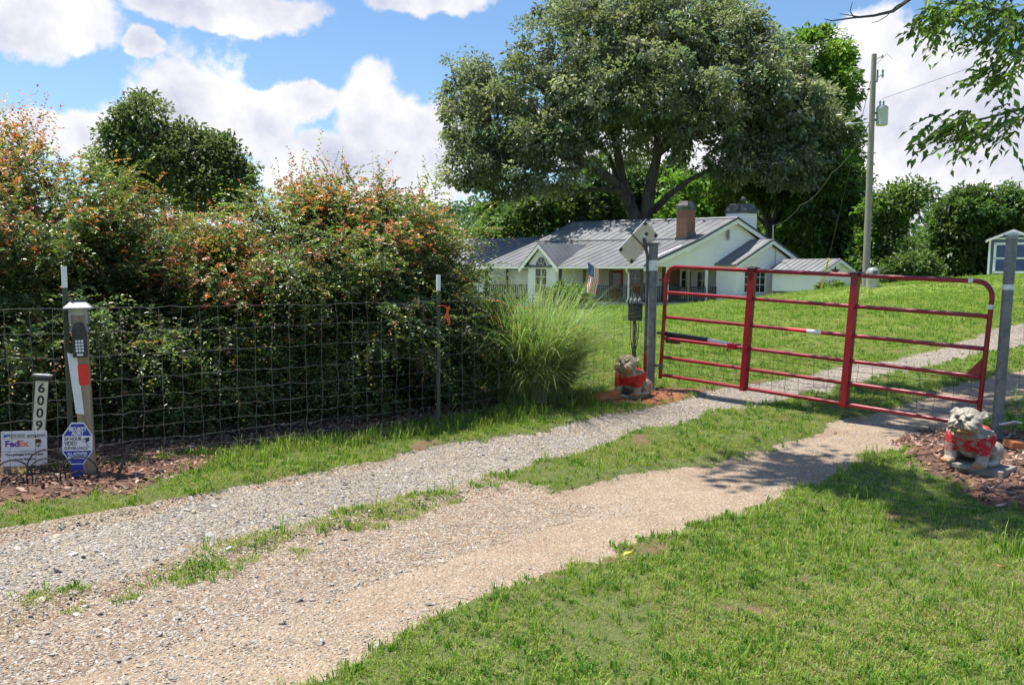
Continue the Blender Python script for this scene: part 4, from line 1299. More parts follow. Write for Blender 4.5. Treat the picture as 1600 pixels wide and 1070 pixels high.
def dog_f(peel, stone1, stone2, red):
    def f(t):
        v = t.n('ShaderNodeTexCoord').outputs['Object']
        s = t.n('ShaderNodeSeparateXYZ'); t.l(v, s.inputs[0])
        n1 = t.noise(v, 16.0, 6, 0.6); n2 = t.noise(v, 55.0, 6, 0.7)
        col = t.mix(t.step(n1, 0.38, 0.62), stone1, stone2)
        col = t.mix(t.step(n2, 0.56, 0.74, 0, 0.6), col, (0.085, 0.072, 0.055))
        tan = t.math('MULTIPLY', t.step(s.outputs[2], 0.38, 0.30), t.step(s.outputs[1], -0.15, -0.21))
        col = t.mix(t.math('MULTIPLY', tan, t.step(n1, 0.3, 0.6)), col, (0.36, 0.17, 0.05))
        # jersey: between the throat and the paws, ragged where the paint has come off
        sl = t.math('ADD', s.outputs[2], t.math('MULTIPLY', s.outputs[1], -0.45))
        wob = t.math('MULTIPLY', t.math('SUBTRACT', n1, 0.5), 0.05 if peel < 0.5 else 0.11)
        sl = t.math('ADD', sl, wob)
        m = t.math('MULTIPLY', t.step(sl, 0.165, 0.175), t.step(sl, 0.325, 0.315))
        m = t.math('MULTIPLY', m, t.step(s.outputs[1], 0.14, 0.12))
        m = t.math('MULTIPLY', m, t.step(t.math('ADD', t.math('MULTIPLY', n2, 0.45), n1), 0.42 + peel * .34, 0.45 + peel * .34))
        col = t.mix(m, col, t.mix(t.step(n2, 0.4, 0.7), red, (red[0] * .72, red[1] * .8, red[2])))
        return bsdf(t, col, 0.7, 0, 0.35, bump(t, n2, 0.5, 0.004))
    return f


MT['dog_red'] = mat('painted_concrete_dog', dog_f(0.0, (0.26, 0.19, 0.125), (0.46, 0.37, 0.26), (0.62, 0.025, 0.018)))
MT['dog_peeling'] = mat('peeling_concrete_dog', dog_f(0.72, (0.27, 0.235, 0.185), (0.46, 0.415, 0.345), (0.55, 0.022, 0.035)))
DOGM = dog_mesh()


def dog(label, x, y, rz, material, scale, lift, tilt=(0, 0)):
    t = thing('bulldog_statue', label, 'statue', (x, y, gz1(x, y) + lift), rz, 'bulldog statues guarding the gate')
    t.rotation_euler = (tilt[0], tilt[1], rz)
    t.scale = (scale,) * 3
    link('body', DOGM.copy(), material, t).location = (0, 0, .028)
    pl_ = [(.165 * math.copysign(abs(math.cos(a)) ** .45, math.cos(a)), .03 + .215 * math.copysign(abs(math.sin(a)) ** .5, math.sin(a))) for a in np.linspace(0, 2 * PI, 25)[:-1]]
    MB().prism(pl_, 0, .036, lambda a, b, e: (a, b, e)).build('base_slab', 'concrete', t, None, False, .006)
    MB().ell((0, -.276, .430), (.021, .014, .014)).build('nose', 'ink_brown', t, None, True)
    for s in (-1, 1):
        MB().ell((s * .048, -.226, .446), (.011, .009, .010), None, 10, 7).build('eye', 'ink_brown', t, None, True)
    return t


dog('weathered tan bulldog statue in a red jersey beside the hinge post', 1.36, 10.05, R(-38), 'dog_red', .92, .0)
dr = dog('whitish bulldog statue with peeling red jersey beside the latch post', 3.40, 6.52, R(-52), 'dog_peeling', .86, .03, (R(2), R(2)))
# paver and bricks round the statues


def paver(label, x, y, rz, dims, material, lift=0.0, tilt=(0, 0), cat='brick'):
    o = MB().box(-dims[0] / 2, dims[0] / 2, -dims[1] / 2, dims[1] / 2, 0, dims[2]).build('brick' if cat == 'brick' else 'paving_block', material, None, None, False, .006)
    o.location = (x, y, gz1(x, y) + lift); o.rotation_euler = (tilt[0], tilt[1], rz)
    return tag(o, label, cat)


paver('grey concrete block under the peeling bulldog statue', 3.49, 6.49, R(-45), (.33, .33, .06), 'concrete', -.025, (0, 0), 'block')
paver('orange brick lying behind the peeling bulldog by the latch post', 4.15, 7.28, R(20), (.2, .1, .06), 'terracotta', .01, (R(8), R(6)))
paver('rounded orange clay edging stone left of the red jersey bulldog', 1.06, 9.96, R(18), (.30, .16, .085), 'terracotta', -.02, (R(6), R(-8)))
sl_ = thing('solar_spotlight', 'small solar spotlight with a pale round lens at the foot of the latch post', 'spotlight', (4.36, 7.50, gz1(4.36, 7.50)), R(30))
MB().tube([(0, 0, -.1), (0, 0, .09)], .009, 8).build('stake', 'black_plastic', sl_)
MB().lathe([(.02, .0), (.055, .012), (.072, .03), (.072, .045)], 18).build('reflector', 'grey_plastic', sl_, None, True).location = (.05, -.05, .05)
MB().lathe([(.066, .0455), (.060, .05), (.02, .053)], 18).build('lens', 'white_plastic', sl_, None, True).location = (.05, -.05, .05)
o = MB().box(-.055, .055, -.07, .07, .10, .112).build('solar_cell', 'white_plastic', sl_, None, False, .003)
o.location = (-.07, .08, .06); o.rotation_euler = (R(-18), R(10), 0)


# ------------------------------------------------------------------ foliage
def shrub(name, label, cx, cy, rx, ry, zc, rz_, ntw, seed, red_top, palette, group='hedge shrubs along the fence', low=0.03, spikes=90, twl=(.16, .42), leafsz=.036, front=None):
    """arching sprays with small leaves set along them, packed over a rounded, hollow crown"""
    g = np.random.default_rng(seed)
    gz_ = gz1(cx, cy)
    t = thing(name, label, 'shrub', (cx, cy, gz_), 0, group)
    # boughs arch out of the middle; the sprays sit along their outer half, so dark gaps stay between them
    nbg = max(50, ntw // 75)
    bd = unit(g.normal(0, 1, (nbg, 3)))
    bd[:, 2] = np.where(bd[:, 2] < -.9, -bd[:, 2], bd[:, 2])
    lobb = 1 + .15 * np.sin(bd[:, 0] * 7 + seed) * np.cos(bd[:, 1] * 6 + bd[:, 2] * 5) + g.normal(0, .09, nbg)
    bend = bd * np.array([rx, ry, rz_]) * lobb[:, None] + np.array([0, 0, zc])
    borg = bd * np.array([rx, ry, rz_]) * .15 + np.array([0, 0, zc * .7])
    bi_ = g.integers(0, nbg, ntw)
    u = 1 - .62 * g.uniform(0, 1, ntw) ** 1.35
    P = borg[bi_] * (1 - u)[:, None] + bend[bi_] * u[:, None]
    P[:, 2] += .22 * np.sin(u * PI) * (1 - np.abs(bd[bi_, 2]))
    P += g.normal(0, 1, (ntw, 3)) * np.array([.13, .13, .075]) * (1.25 - .45 * u)[:, None]
    dirs = bd[bi_]; rr = u * 1.0
    byoung = g.uniform(0, 1, nbg); bshade = 1 + g.normal(0, .16, nbg)
    ok = (P[:, 2] > low + .1 * g.uniform(0, 1, ntw))
    P, dirs, rr, bi_ = P[ok], dirs[ok], rr[ok], bi_[ok]
    n = len(P)
    D = unit(dirs * np.array([1, 1, .5]) + g.normal(0, .5, (n, 3)) * np.array([1, 1, .6]) + np.array([0, 0, .28]))
    Lt = g.uniform(*twl, n)
    # a few upright shoots break the outline at the top
    ks = np.argsort(-P[:, 2] + g.normal(0, .25, n))[:spikes]
    D[ks] = unit(np.stack([g.normal(0, .32, len(ks)), g.normal(0, .32, len(ks)), np.ones(len(ks))], 1)); Lt[ks] *= 1.35
    if front is not None:
        P = np.concatenate([P, front[0] - np.array([cx, cy, gz_])]); D = np.concatenate([D, unit(front[1])]); Lt = np.concatenate([Lt, g.uniform(.3, .6, len(front[0]))]); n = len(P)
    K = 17
    s = np.linspace(.02, 1, K)
    droop = np.where(np.isin(np.arange(n), ks), .06, .42) * g.uniform(.5, 1.5, n)
    pts = P[:, None] + D[:, None] * (Lt[:, None, None] * s[None, :, None])
    pts[:, :, 2] -= (Lt * droop)[:, None] * (s ** 2)[None]
    side = unit(np.cross(D, np.array([0, 0, 1.0]) + g.normal(0, .1, (n, 3))))
    sg = np.where(np.arange(K) % 2 == 0, 1, -1)
    LD = side[:, None] * sg[None, :, None] * .8 + D[:, None] * .55 + g.normal(0, .28, (n, K, 3))
    LN = np.array([0, 0, 1.0]) + g.normal(0, .45, (n, K, 3)) + .5 * unit(P - np.array([0, 0, zc]))[:, None]
    ll = leafsz * g.uniform(.55, 1.45, (n, K)) * (1.1 - .35 * s)[None]
    hgt = np.clip((P[:, 2] - (zc + .1 * rz_)) / (rz_ * .8), 0, 1)
    if len(bi_) < n:
        bi_ = np.concatenate([bi_, g.integers(0, nbg, n - len(bi_))])
    patch = np.clip((.62 - byoung[bi_]) * 4, .06, 1)
    young = (g.uniform(0, 1, n) < (.03 + 1.7 * red_top * hgt ** 1.3 * patch)) & (rr_ok(rr, n) > .68)
    base = np.array(palette[0])[g.integers(0, len(palette[0]), n)]
    tipc = np.array(palette[1])[g.integers(0, len(palette[1]), n)]
    lime = (g.uniform(0, 1, n) < .14 + .45 * hgt * (1.2 - patch)) & ~young & (rr_ok(rr, n) > .68)
    tipc = np.where(lime[:, None], np.array(palette[2])[g.integers(0, len(palette[2]), n)], tipc)
    mixk = (np.clip((s - .15) / .5, 0, 1)[None] * (young | lime)[:, None])[:, :, None]
    C = base[:, None] * (1 - mixk) + tipc[:, None] * mixk
    C = np.clip(C * (1 + g.normal(0, .2, (n, K, 1))) * bshade[bi_][:, None, None], .006, .9)
    fl = lambda a: a.reshape(-1, a.shape[-1])
    me = leaf_mesh('foliage', fl(pts), fl(LD), fl(LN), ll.ravel(), (ll * .62).ravel(), fl(C))
    link('foliage', me, 'glossy_leaf', t)
    # stems
    m = MB()
    for k in range(9):
        a = g.uniform(0, 2 * PI); tgt = np.array([rx * .6 * math.cos(a), ry * .6 * math.sin(a), zc + rz_ * g.uniform(-.1, .6)])
        b = np.array([g.normal(0, .08), g.normal(0, .08), -.05])
        mid = b * .5 + tgt * .5 + np.array([g.normal(0, .1), g.normal(0, .1), .12])
        m.tube([b, b * .7 + mid * .3, mid, tgt], [.028, .022, .016, .006], 6)
    m.build('stems', 'shrub_bark', t, None, True)
    tw = MB()
    sel = g.choice(n, min(n, 700), replace=False)
    for i in sel:
        tw.tube([pts[i, 0], pts[i, K // 2], pts[i, -1]], [.0028, .002, .001], 3, False)
    tw.build('twigs', 'shrub_bark', t)['kind'] = 'stuff'
    return t


def rr_ok(rr, n):
    return np.concatenate([rr, np.ones(n - len(rr))]) if len(rr) < n else rr


DARKG = [(0.114, 0.182, 0.065), (0.143, 0.221, 0.078), (0.101, 0.150, 0.068), (0.176, 0.247, 0.091), (0.150, 0.156, 0.094)]
REDS = [(0.48, 0.12, 0.07), (0.54, 0.20, 0.08), (0.50, 0.17, 0.15), (0.50, 0.26, 0.08), (0.45, 0.15, 0.10), (0.58, 0.32, 0.24)]
LIMES = [(0.220, 0.286, 0.039), (0.286, 0.308, 0.050), (0.176, 0.264, 0.044), (0.330, 0.264, 0.055)]
PAL = (DARKG, REDS, LIMES)


def spray_front(pxs, n, seed):
    """low sprays that lean out through the wire"""
    g = np.random.default_rng(seed)
    P, D = [], []
    for x, y, Y, r in pxs:
        c = at(x, y, Y)
        for _ in range(n):
            P.append(c + g.normal(0, r, 3) * [1, .5, .8]); D.append([g.normal(.35, .5), g.normal(-.35, .35), g.normal(.15, .3)])
    return np.array(P), np.array(D)


fr1 = spray_front([(235, 545, 7.5, .12), (330, 535, 7.9, .13), (130, 505, 7.2, .10), (20, 560, 7.0, .15)], 70, 3)
fr3 = spray_front([(440, 440, 8.2, .12), (430, 410, 8.4, .10), (640, 500, 9.0, .12), (520, 560, 8.8, .15)], 70, 4)
shrub('flowering_shrub', 'tallest hedge shrub, red tipped, behind the keypad post', -4.75, 8.55, 1.60, 1.40, 1.22, 1.28, 15000, 21, .62, PAL, front=fr1)
shrub('flowering_shrub', 'lower middle hedge shrub with orange tips between the two tall ones', -3.12, 8.95, 1.10, 1.05, .85, .86, 9500, 22, .75, PAL)
shrub('flowering_shrub', 'broad red topped hedge shrub behind the middle T-post', -1.78, 9.75, 1.25, 1.20, 1.15, 1.20, 14000, 23, .62, PAL, front=fr3)
shrub('flowering_shrub', 'low green leafy shrub between the hedge and the tall ornamental grass', -.78, 9.95, .55, .55, .70, .70, 3600, 24, .10, (DARKG + [(0.07, 0.12, 0.03)], REDS, LIMES), twl=(.16, .40))
shrub('flowering_shrub', 'hedge shrub at the left edge of the picture behind the number post', -6.6, 7.9, 1.5, 1.3, 1.2, 1.2, 9000, 25, .5, PAL)

# bright low leaves seen through the base of the hedge: sapling clumps on the lawn beyond
# ornamental grass
g = np.random.default_rng(31)
ogx, ogy = .2, 10.05
og = thing('ornamental_grass', 'tall arching clump of pale green ornamental grass beside the hedge', 'grass clump', (ogx, ogy, gz1(ogx, ogy)))
nb, K = 4600, 8
a = g.uniform(0, 2 * PI, nb); r0 = .40 * np.sqrt(g.uniform(0, 1, nb))
b0 = np.stack([r0 * np.cos(a), r0 * np.sin(a), np.zeros(nb)], 1)
a2 = a + g.normal(0, .8, nb); out = np.stack([np.cos(a2), np.sin(a2), 0 * a], 1)
Ln = g.uniform(.8, 1.85, nb); spread = g.uniform(.2, 1.0, nb)
sk = g.uniform(0, 1, nb) < .36
Ln = np.where(sk, g.uniform(.45, .95, nb), Ln); spread = np.where(sk, g.uniform(.7, 1.25, nb), spread)
s = np.linspace(0, 1, K)
ctr = b0[:, None] + out[:, None] * (Ln * spread)[:, None, None] * (s ** 1.6)[None, :, None]
ctr[:, :, 2] += Ln[:, None] * (s - .38 * (spread / .8)[:, None] * s ** 2.6 * 1.25)
wd = .0105 * g.uniform(.6, 1.3, nb)[:, None] * (1.02 - s ** 2)[None]
sd = np.stack([-np.sin(a2), np.cos(a2), 0 * a], 1)
V = np.stack([ctr - sd[:, None] * wd[:, :, None] * .5, ctr + sd[:, None] * wd[:, :, None] * .5], 2).reshape(nb, K * 2, 3)
cols = pick([(0.21, 0.34, 0.10), (0.28, 0.41, 0.14), (0.16, 0.27, 0.07), (0.38, 0.47, 0.26), (0.34, 0.34, 0.18)], nb, .15)
link('blades', quads_mesh('blades', V, K * 2, [(2 * i, 2 * i + 1, 2 * i + 3, 2 * i + 2) for i in range(K - 1)], cols), 'blade', og)


# ------------------------------------------------------------------ trees
def tree(name, label, x, y, lobes, nclump, nleaf, leaf, palette, trunk, limbs=8, seed=1, group=None, material='far_leaf', cat='tree', clump_r=1.2, droop=.15, base_z=None, wall=.45, subs=True, up=.9, trunk_path=None, dens_top=0.0):
    """lobes: (dx, dy, z, rx, ry, rz) above the foot. Leaf clumps fill the lobes, limbs reach the clumps."""
    g = np.random.default_rng(seed)
    z0 = gz1(x, y) if base_z is None else base_z
    t = thing(name, label, cat, (x, y, z0), 0, group)
    L = np.array(lobes, float)
    wgt = (L[:, 3] * L[:, 4] * L[:, 5]) ** (2 / 3); wgt /= wgt.sum()
    li = g.choice(len(L), nclump, p=wgt)
    d = unit(g.normal(0, 1, (nclump, 3)))
    rad_ = 1 - wall * g.uniform(0, 1, nclump) ** 1.5
    C = L[li, :3] + d * rad_[:, None] * L[li, 3:]
    per = nleaf // nclump
    cr = clump_r * g.uniform(.45, 1.5, nclump)
    dd = unit(g.normal(0, 1, (nclump, per, 3)))
    rr = g.uniform(0, 1, (nclump, per)) ** .45
    Pl = C[:, None] + dd * (rr * cr[:, None])[..., None] * np.array([1, 1, .62])
    Pl[..., 2] -= droop * np.abs(dd[..., 0]) * cr[:, None]
    oD = unit(d[:, None] * .5 + dd * .9 + g.normal(0, .5, (nclump, per, 3)) + np.array([0, 0, -.25]))
    oN = unit(np.array([0, 0, up]) + dd * .6 + g.normal(0, .45, (nclump, per, 3)))
    ll = leaf * g.uniform(.5, 1.55, (nclump, per)) * g.uniform(.75, 1.3, (nclump, 1))
    base = pick(palette, nclump, .16)
    col = np.clip(base[:, None] * (1 + g.normal(0, .17, (nclump, per, 1))), .005, .8)
    fl = lambda q: q.reshape(-1, q.shape[-1])
    me = leaf_mesh('crown', fl(Pl), fl(oD), fl(oN), ll.ravel(), (ll * .58).ravel(), fl(col), .2)
    link('crown', me, material, t)
    if trunk:
        tr_, th = trunk
        m = MB()
        tp = trunk_path or [(0, 0, -.4), (.02 * th, 0, th * .5), (0, .03 * th, th)]
        m.tube(tp, np.linspace(1.15, .72, len(tp)) * tr_, 10)
        m.build('trunk', 'bark', t, None, True)
        tip = np.array(tp[-1], float); node = [tip]
        lm = MB()
        order = g.choice(nclump, min(limbs, nclump), replace=False)
        for i in order:
            s0 = np.array(tp[1], float) * (1 - (q := g.uniform(.3, 1))) + tip * q
            e = C[i]
            mid = s0 * .5 + e * .5 + np.array([0, 0, .10 * np.linalg.norm(e - s0)]) * g.uniform(-.3, 1) + g.normal(0, .05, 3) * np.linalg.norm(e - s0)
            path = [s0 * (1 - k) ** 2 + 2 * mid * k * (1 - k) + e * k * k for k in np.linspace(0, 1, 7)]
            lm.tube(path, np.linspace(tr_ * .42, tr_ * .07, 7), 7, False)
            node += path[2:]
        if subs:
            ND = np.array(node)
            for i in range(nclump):
                k = np.argmin(np.linalg.norm(ND - C[i], axis=1)); s0 = ND[k]; e = C[i]
                mid = (s0 + e) / 2 + g.normal(0, .06, 3) * np.linalg.norm(e - s0)
                lm.tube([s0, mid, e], [tr_ * .10, tr_ * .06, tr_ * .02], 4, False)
        if lm.n:
            lm.build('limbs', 'bark', t, None, True)['kind'] = 'stuff'
    return t


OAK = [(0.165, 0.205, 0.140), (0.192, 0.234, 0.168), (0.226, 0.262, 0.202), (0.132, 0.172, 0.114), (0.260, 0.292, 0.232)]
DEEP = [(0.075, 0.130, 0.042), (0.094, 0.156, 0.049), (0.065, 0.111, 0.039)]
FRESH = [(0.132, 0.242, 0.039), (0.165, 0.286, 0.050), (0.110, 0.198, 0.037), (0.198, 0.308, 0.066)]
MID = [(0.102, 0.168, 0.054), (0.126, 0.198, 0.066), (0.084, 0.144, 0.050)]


def lob(px, py, Y, rx, ry, base, depth=None):
    """a crown lobe seen at (px, py) in the photograph, rx by ry pixels, Y metres away"""
    c = at(px, py, Y); k = Y / FOC
    return (c[0] - base[0], c[1] - base[1], c[2] - base[2], rx * k, (depth or max(rx, ry) * k), ry * k)


# the great oak behind the house
ob = np.array([10.4, 73.0, 0.3])
OK_ = [(850, 150, 73, 105, 60), (770, 190, 73, 80, 60), (745, 235, 72, 55, 45), (900, 70, 73, 95, 60), (1000, 50, 74, 120, 60), (1090, 70, 73, 100, 65), (1170, 120, 73, 90, 70), (1240, 190, 73, 80, 65), (1270, 215, 72, 50, 55), (960, 130, 70, 120, 70), (1060, 150, 70, 120, 70), (1000, 190, 75, 150, 60), (1180, 235, 72, 75, 40), (870, 230, 71, 80, 32), (800, 265, 71, 60, 35), (740, 135, 74, 60, 55), (930, 20, 76, 90, 40), (1060, 20, 76, 90, 35), (1150, 55, 75, 60, 40), (840, 215, 69, 60, 35), (1220, 150, 70, 60, 50), (1210, 245, 70, 60, 35), (735, 265, 71, 38, 26), (790, 285, 71, 45, 24), (860, 280, 70, 45, 22), (1150, 262, 71, 50, 22), (1235, 270, 71, 45, 28)]
oak = tree('oak_tree', 'huge spreading oak with forked trunk behind the white house', ob[0], ob[1], [lob(*q, ob) for q in OK_], 1900, 165000, .28, OAK, (.75, 3.0), 0, 51, None, 'far_leaf', clump_r=.95, base_z=ob[2], wall=.62, subs=False, trunk_path=[(0, 0, -.8), (0, 0, 1.5), (0.1, 0, 3.0)])
m = MB()
PO = lambda x, y, Y=73: at(x, y, Y) - ob
OL = [([(1000, 365), (988, 330), (968, 290), (925, 260), (870, 238), (800, 222), (745, 232)], 0.59, 0.11), ([(1002, 365), (985, 320), (972, 280), (962, 220), (950, 170), (935, 120), (925, 80)], 0.53, 0.08),
      ([(1008, 365), (1012, 320), (1018, 280), (1028, 240), (1060, 215), (1110, 203), (1170, 200), (1230, 205)], 0.56, 0.10), ([(1010, 365), (1015, 310), (1024, 260), (1028, 200), (1030, 140), (1035, 80), (1040, 40)], 0.43, 0.06),
      ([(1020, 330), (1045, 305), (1080, 280), (1130, 255), (1180, 245)], 0.31, 0.08), ([(975, 300), (940, 295), (900, 300), (870, 290), (840, 300)], 0.25, 0.06), ([(962, 220), (975, 170), (1000, 120), (1010, 70)], 0.25, 0.05),
      ([(960, 210), (900, 170), (850, 140), (800, 120)], 0.26, 0.05), ([(1060, 215), (1110, 170), (1150, 120), (1180, 90)], 0.25, 0.05), ([(870, 238), (830, 190), (790, 165)], 0.19, 0.04), ([(1110, 203), (1170, 170), (1240, 160)], 0.19, 0.04), ([(925, 260), (880, 265), (820, 275), (770, 262)], 0.17, 0.04), ([(1030, 240), (1060, 170), (1090, 110)], 0.22, 0.04), ([(968, 290), (950, 240), (900, 200), (880, 150)], 0.22, 0.04)]
gg = np.random.default_rng(3)
for path, r0_, r1_ in OL:
    P3 = [PO(x, y, 73 + gg.normal(0, .5) + .02 * (x - 1000) * gg.normal(0, 1) * (i > 2) * .3) for i, (x, y) in enumerate(path)]
    m.tube(P3, np.linspace(r0_, r1_, len(P3)), 8)
m.build('limbs', 'bark', oak, None, True)


def ptree(name, label, bx, Y, lobs, nclump, nleaf, leaf, pal, trunk, seed, group=None, **kw):
    p = at(bx, 440, Y); z = gz1(p[0], p[1])
    b = np.array([p[0], p[1], z])
    return tree(name, label, p[0], p[1], [lob(*q, b) for q in lobs], nclump, nleaf, leaf, pal, trunk, kw.pop('limbs', 8), seed, group, base_z=z, **kw)


BG = 'trees behind the house'
ptree('pecan_tree', 'tall bright green tree rising behind the right side of the oak', 1275, 92, [(1275, 90, 92, 48, 50), (1290, 150, 92, 45, 50), (1240, 230, 92, 60, 55), (1290, 235, 92, 45, 60), (1300, 120, 92, 30, 40), (1250, 300, 92, 70, 50)], 420, 42000, .42, FRESH, (.45, 9), 61, BG, clump_r=1.2)
ptree('dark_tree', 'dark slender tree with a bare lower trunk right of the chimneys', 1200, 76, [(1200, 250, 76, 60, 50), (1170, 285, 76, 45, 30), (1230, 290, 76, 45, 45), (1205, 210, 76, 55, 40)], 200, 20000, .34, DEEP + MID, (.42, 5.5), 62, BG, clump_r=1.1)
ptree('leafy_tree', 'sunlit green tree between the house and the utility pole', 1290, 74, [(1290, 320, 74, 50, 45), (1265, 370, 74, 45, 40), (1325, 340, 74, 45, 45), (1310, 280, 74, 40, 40), (1330, 390, 74, 40, 35)], 300, 30000, .36, FRESH[:3] + MID, (.3, 3), 63, BG, clump_r=1.0)
ptree('leafy_tree', 'dark rounded tree directly behind the small white shed', 1250, 82, [(1250, 340, 82, 50, 50), (1225, 385, 82, 30, 30), (1280, 390, 82, 40, 35)], 180, 18000, .38, DEEP + MID, (.3, 3), 64, BG)
ptree('leafy_tree', 'sparse leaning tree right of the utility pole', 1385, 66, [(1375, 345, 66, 30, 35), (1400, 315, 66, 35, 22), (1425, 298, 66, 25, 12), (1370, 390, 66, 35, 40)], 130, 9000, .30, MID + FRESH[:1], (.2, 3), 65, BG, clump_r=.8)
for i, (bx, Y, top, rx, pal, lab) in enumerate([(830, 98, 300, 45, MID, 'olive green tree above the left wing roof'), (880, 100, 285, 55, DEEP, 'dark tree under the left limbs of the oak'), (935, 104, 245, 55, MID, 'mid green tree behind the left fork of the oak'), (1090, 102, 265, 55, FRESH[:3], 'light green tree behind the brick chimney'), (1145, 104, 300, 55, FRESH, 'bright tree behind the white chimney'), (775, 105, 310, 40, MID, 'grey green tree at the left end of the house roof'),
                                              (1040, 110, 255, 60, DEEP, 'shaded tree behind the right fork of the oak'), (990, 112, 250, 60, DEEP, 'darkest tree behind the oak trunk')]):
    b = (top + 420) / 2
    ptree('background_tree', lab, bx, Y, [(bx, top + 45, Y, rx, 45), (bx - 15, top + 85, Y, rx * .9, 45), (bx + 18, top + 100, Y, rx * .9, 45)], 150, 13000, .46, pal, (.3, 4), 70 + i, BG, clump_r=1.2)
for i, (bx, Y, top, rx, pal, lab) in enumerate([(1410, 84, 372, 45, DEEP, 'dark tree left in the row behind the lawn crest'), (1450, 86, 378, 40, MID, 'middle tree of the row behind the lawn crest'), (1480, 82, 368, 38, DEEP, 'dark tree in the row next to the feathery tree'), (1600, 80, 340, 45, FRESH[:3] + MID, 'light green tree behind the blue shed'), (1640, 70, 330, 50, MID, 'tree at the right edge behind the blue shed')]):
    ptree('background_tree', lab, bx, Y, [(bx, top + 40, Y, rx, 40), (bx - 10, top + 70, Y, rx, 40), (bx + 12, top + 85, Y, rx, 35)], 140, 12000, .36, pal, (.25, 3), 90 + i, 'tree row behind the lawn crest', clump_r=1.0)
ptree('feathery_tree', 'wide feathery mimosa tree beside the blue shed', 1530, 62, [(1530, 335, 62, 65, 28), (1500, 360, 62, 45, 28), (1565, 350, 62, 50, 30), (1540, 310, 62, 50, 18), (1505, 395, 62, 45, 28), (1560, 400, 62, 40, 25)], 260, 26000, .26, [(0.085, 0.15, 0.045), (0.10, 0.17, 0.055), (0.065, 0.12, 0.04)], (.22, 2.5), 97, None, clump_r=.75, droop=.3, up=1.4)
ptree('shrub', 'rounded grey green shrub at the foot of the trees right of the pole', 1425, 60, [(1425, 415, 60, 35, 22), (1395, 425, 60, 25, 14), (1450, 425, 60, 25, 15)], 90, 8000, .20, MID, (.08, .8), 98, None, cat='shrub', clump_r=.5)
ptree('oak_tree', 'rounded dark oak rising behind the red tipped hedge', 270, 62, [(230, 190, 62, 48, 38), (205, 215, 62, 38, 30), (290, 235, 62, 45, 32), (345, 250, 62, 42, 34), (250, 260, 62, 70, 45), (330, 290, 62, 60, 45), (200, 270, 62, 50, 50)], 330, 46000, .26, [(0.10, 0.135, 0.065), (0.125, 0.16, 0.08), (0.145, 0.18, 0.10)], (.5, 4), 99, None, clump_r=.95)
ptree('flowerbed_plant', 'low dark flower clump in front of the small white shed', 1300, 57, [(1300, 447, 57, 22, 8)], 40, 1600, .12, DEEP + FRESH, (.03, .2), 100, None, cat='plant', clump_r=.25, subs=False)

# distant wooded hill behind the left of the house
g = np.random.default_rng(77)
n = 110000
px_ = g.uniform(-420, 420, n); Yh = g.uniform(190, 330, n)
hx = px_ ; top = 1.42 + Yh * (.062 + .018 * np.sin(hx * .021 + 1) + .012 * np.sin(hx * .06 + 2)) + 2.5 * np.sin(hx * .45 + Yh * .3) * np.cos(Yh * .37)
zz = top * (1 - .75 * g.uniform(0, 1, n) ** 2.0)
P = np.stack([hx, Yh, zz], 1)
me = leaf_mesh('forest', P, g.normal(0, 1, (n, 3)), g.normal(0, .6, (n, 3)) + [0, -.2, 1], g.uniform(.8, 1.7, n), g.uniform(.7, 1.3, n), pick([(0.07, 0.125, 0.06), (0.055, 0.10, 0.055), (0.085, 0.14, 0.065)], n, .15))
o = link('forest', me, 'far_leaf'); o['kind'] = 'stuff'
tag(o, 'distant wooded hillside behind the house and the hedge', 'forest')

n = 24000
ux = g.uniform(-70, 110, n); uy = g.uniform(92, 118, n)
uh = 3.2 + 1.8 * np.sin(ux * .31) * np.cos(ux * .13 + 1) + 1.2 * np.sin(ux * .9 + uy)
uz = gh(ux, uy) + uh * g.uniform(0, 1, n) ** .7
me = leaf_mesh('undergrowth', np.stack([ux, uy, uz], 1), g.normal(0, 1, (n, 3)), g.normal(0, .6, (n, 3)) + [0, -.2, 1], g.uniform(.5, 1.1, n), g.uniform(.4, .8, n), pick(DEEP + MID, n, .2))
o = link('undergrowth', me, 'far_leaf'); o['kind'] = 'stuff'
tag(o, 'tangled green undergrowth along the wood edge behind the lawn', 'undergrowth')

# overhanging tree at the right, trunk outside the picture
tx, ty = 9.2, 11.2
tb = np.array([tx, ty, gz1(tx, ty)])
SH = [(2.25, 6.9), (2.38, 6.54), (2.61, 5.97), (2.88, 5.63), (3.04, 5.3), (3.6, 5.6), (3.5, 9.17), (4.0, 9.6), (4.42, 10.24), (4.45, 9.08), (4.79, 8.39), (5.63, 10.46), (6.14, 10.84), (5.2, 9.4), (4.6, 7.6), (5.6, 8.2), (6.5, 9.6), (4.1, 8.3)]
sunh = sdir[:2] / sdir[2]
lb = []
for i, (x, y) in enumerate(SH):
    h = 7.2 + .9 * ((i * 7) % 5) / 4
    c = np.array([x + sunh[0] * h, y + sunh[1] * h, h])
    lb.append((c[0] - tb[0], c[1] - tb[1], c[2] - tb[2], .42, .38, .28))
HANG = [(1500, 15, 9.5, 45, 18), (1560, 45, 9.5, 35, 35), (1590, 90, 9.2, 25, 40), (1560, 115, 9.4, 25, 14), (1500, 190, 8.8, 30, 14), (1550, 195, 8.8, 35, 18), (1590, 175, 8.6, 30, 25), (1540, 20, 9.8, 55, 22), (1590, 30, 9.6, 30, 30), (1480, 20, 9.6, 28, 14)]
lb2 = [lob(*q, tb, .35) for q in HANG]
MT['near_leaf'] = leaf_mat('near_leaf', .45, .4, .4)
big = [(0, 0, 8.5, 3.2, 3.0, 1.8), (-3.0, 1.0, 8.6, 2.4, 2.2, 1.2), (2.5, -1, 8.0, 2.5, 2.5, 1.6), (-1.5, -3.2, 8.4, 2.2, 2.0, 1.2), (0.5, 2.5, 9, 2.5, 2.2, 1.5)]
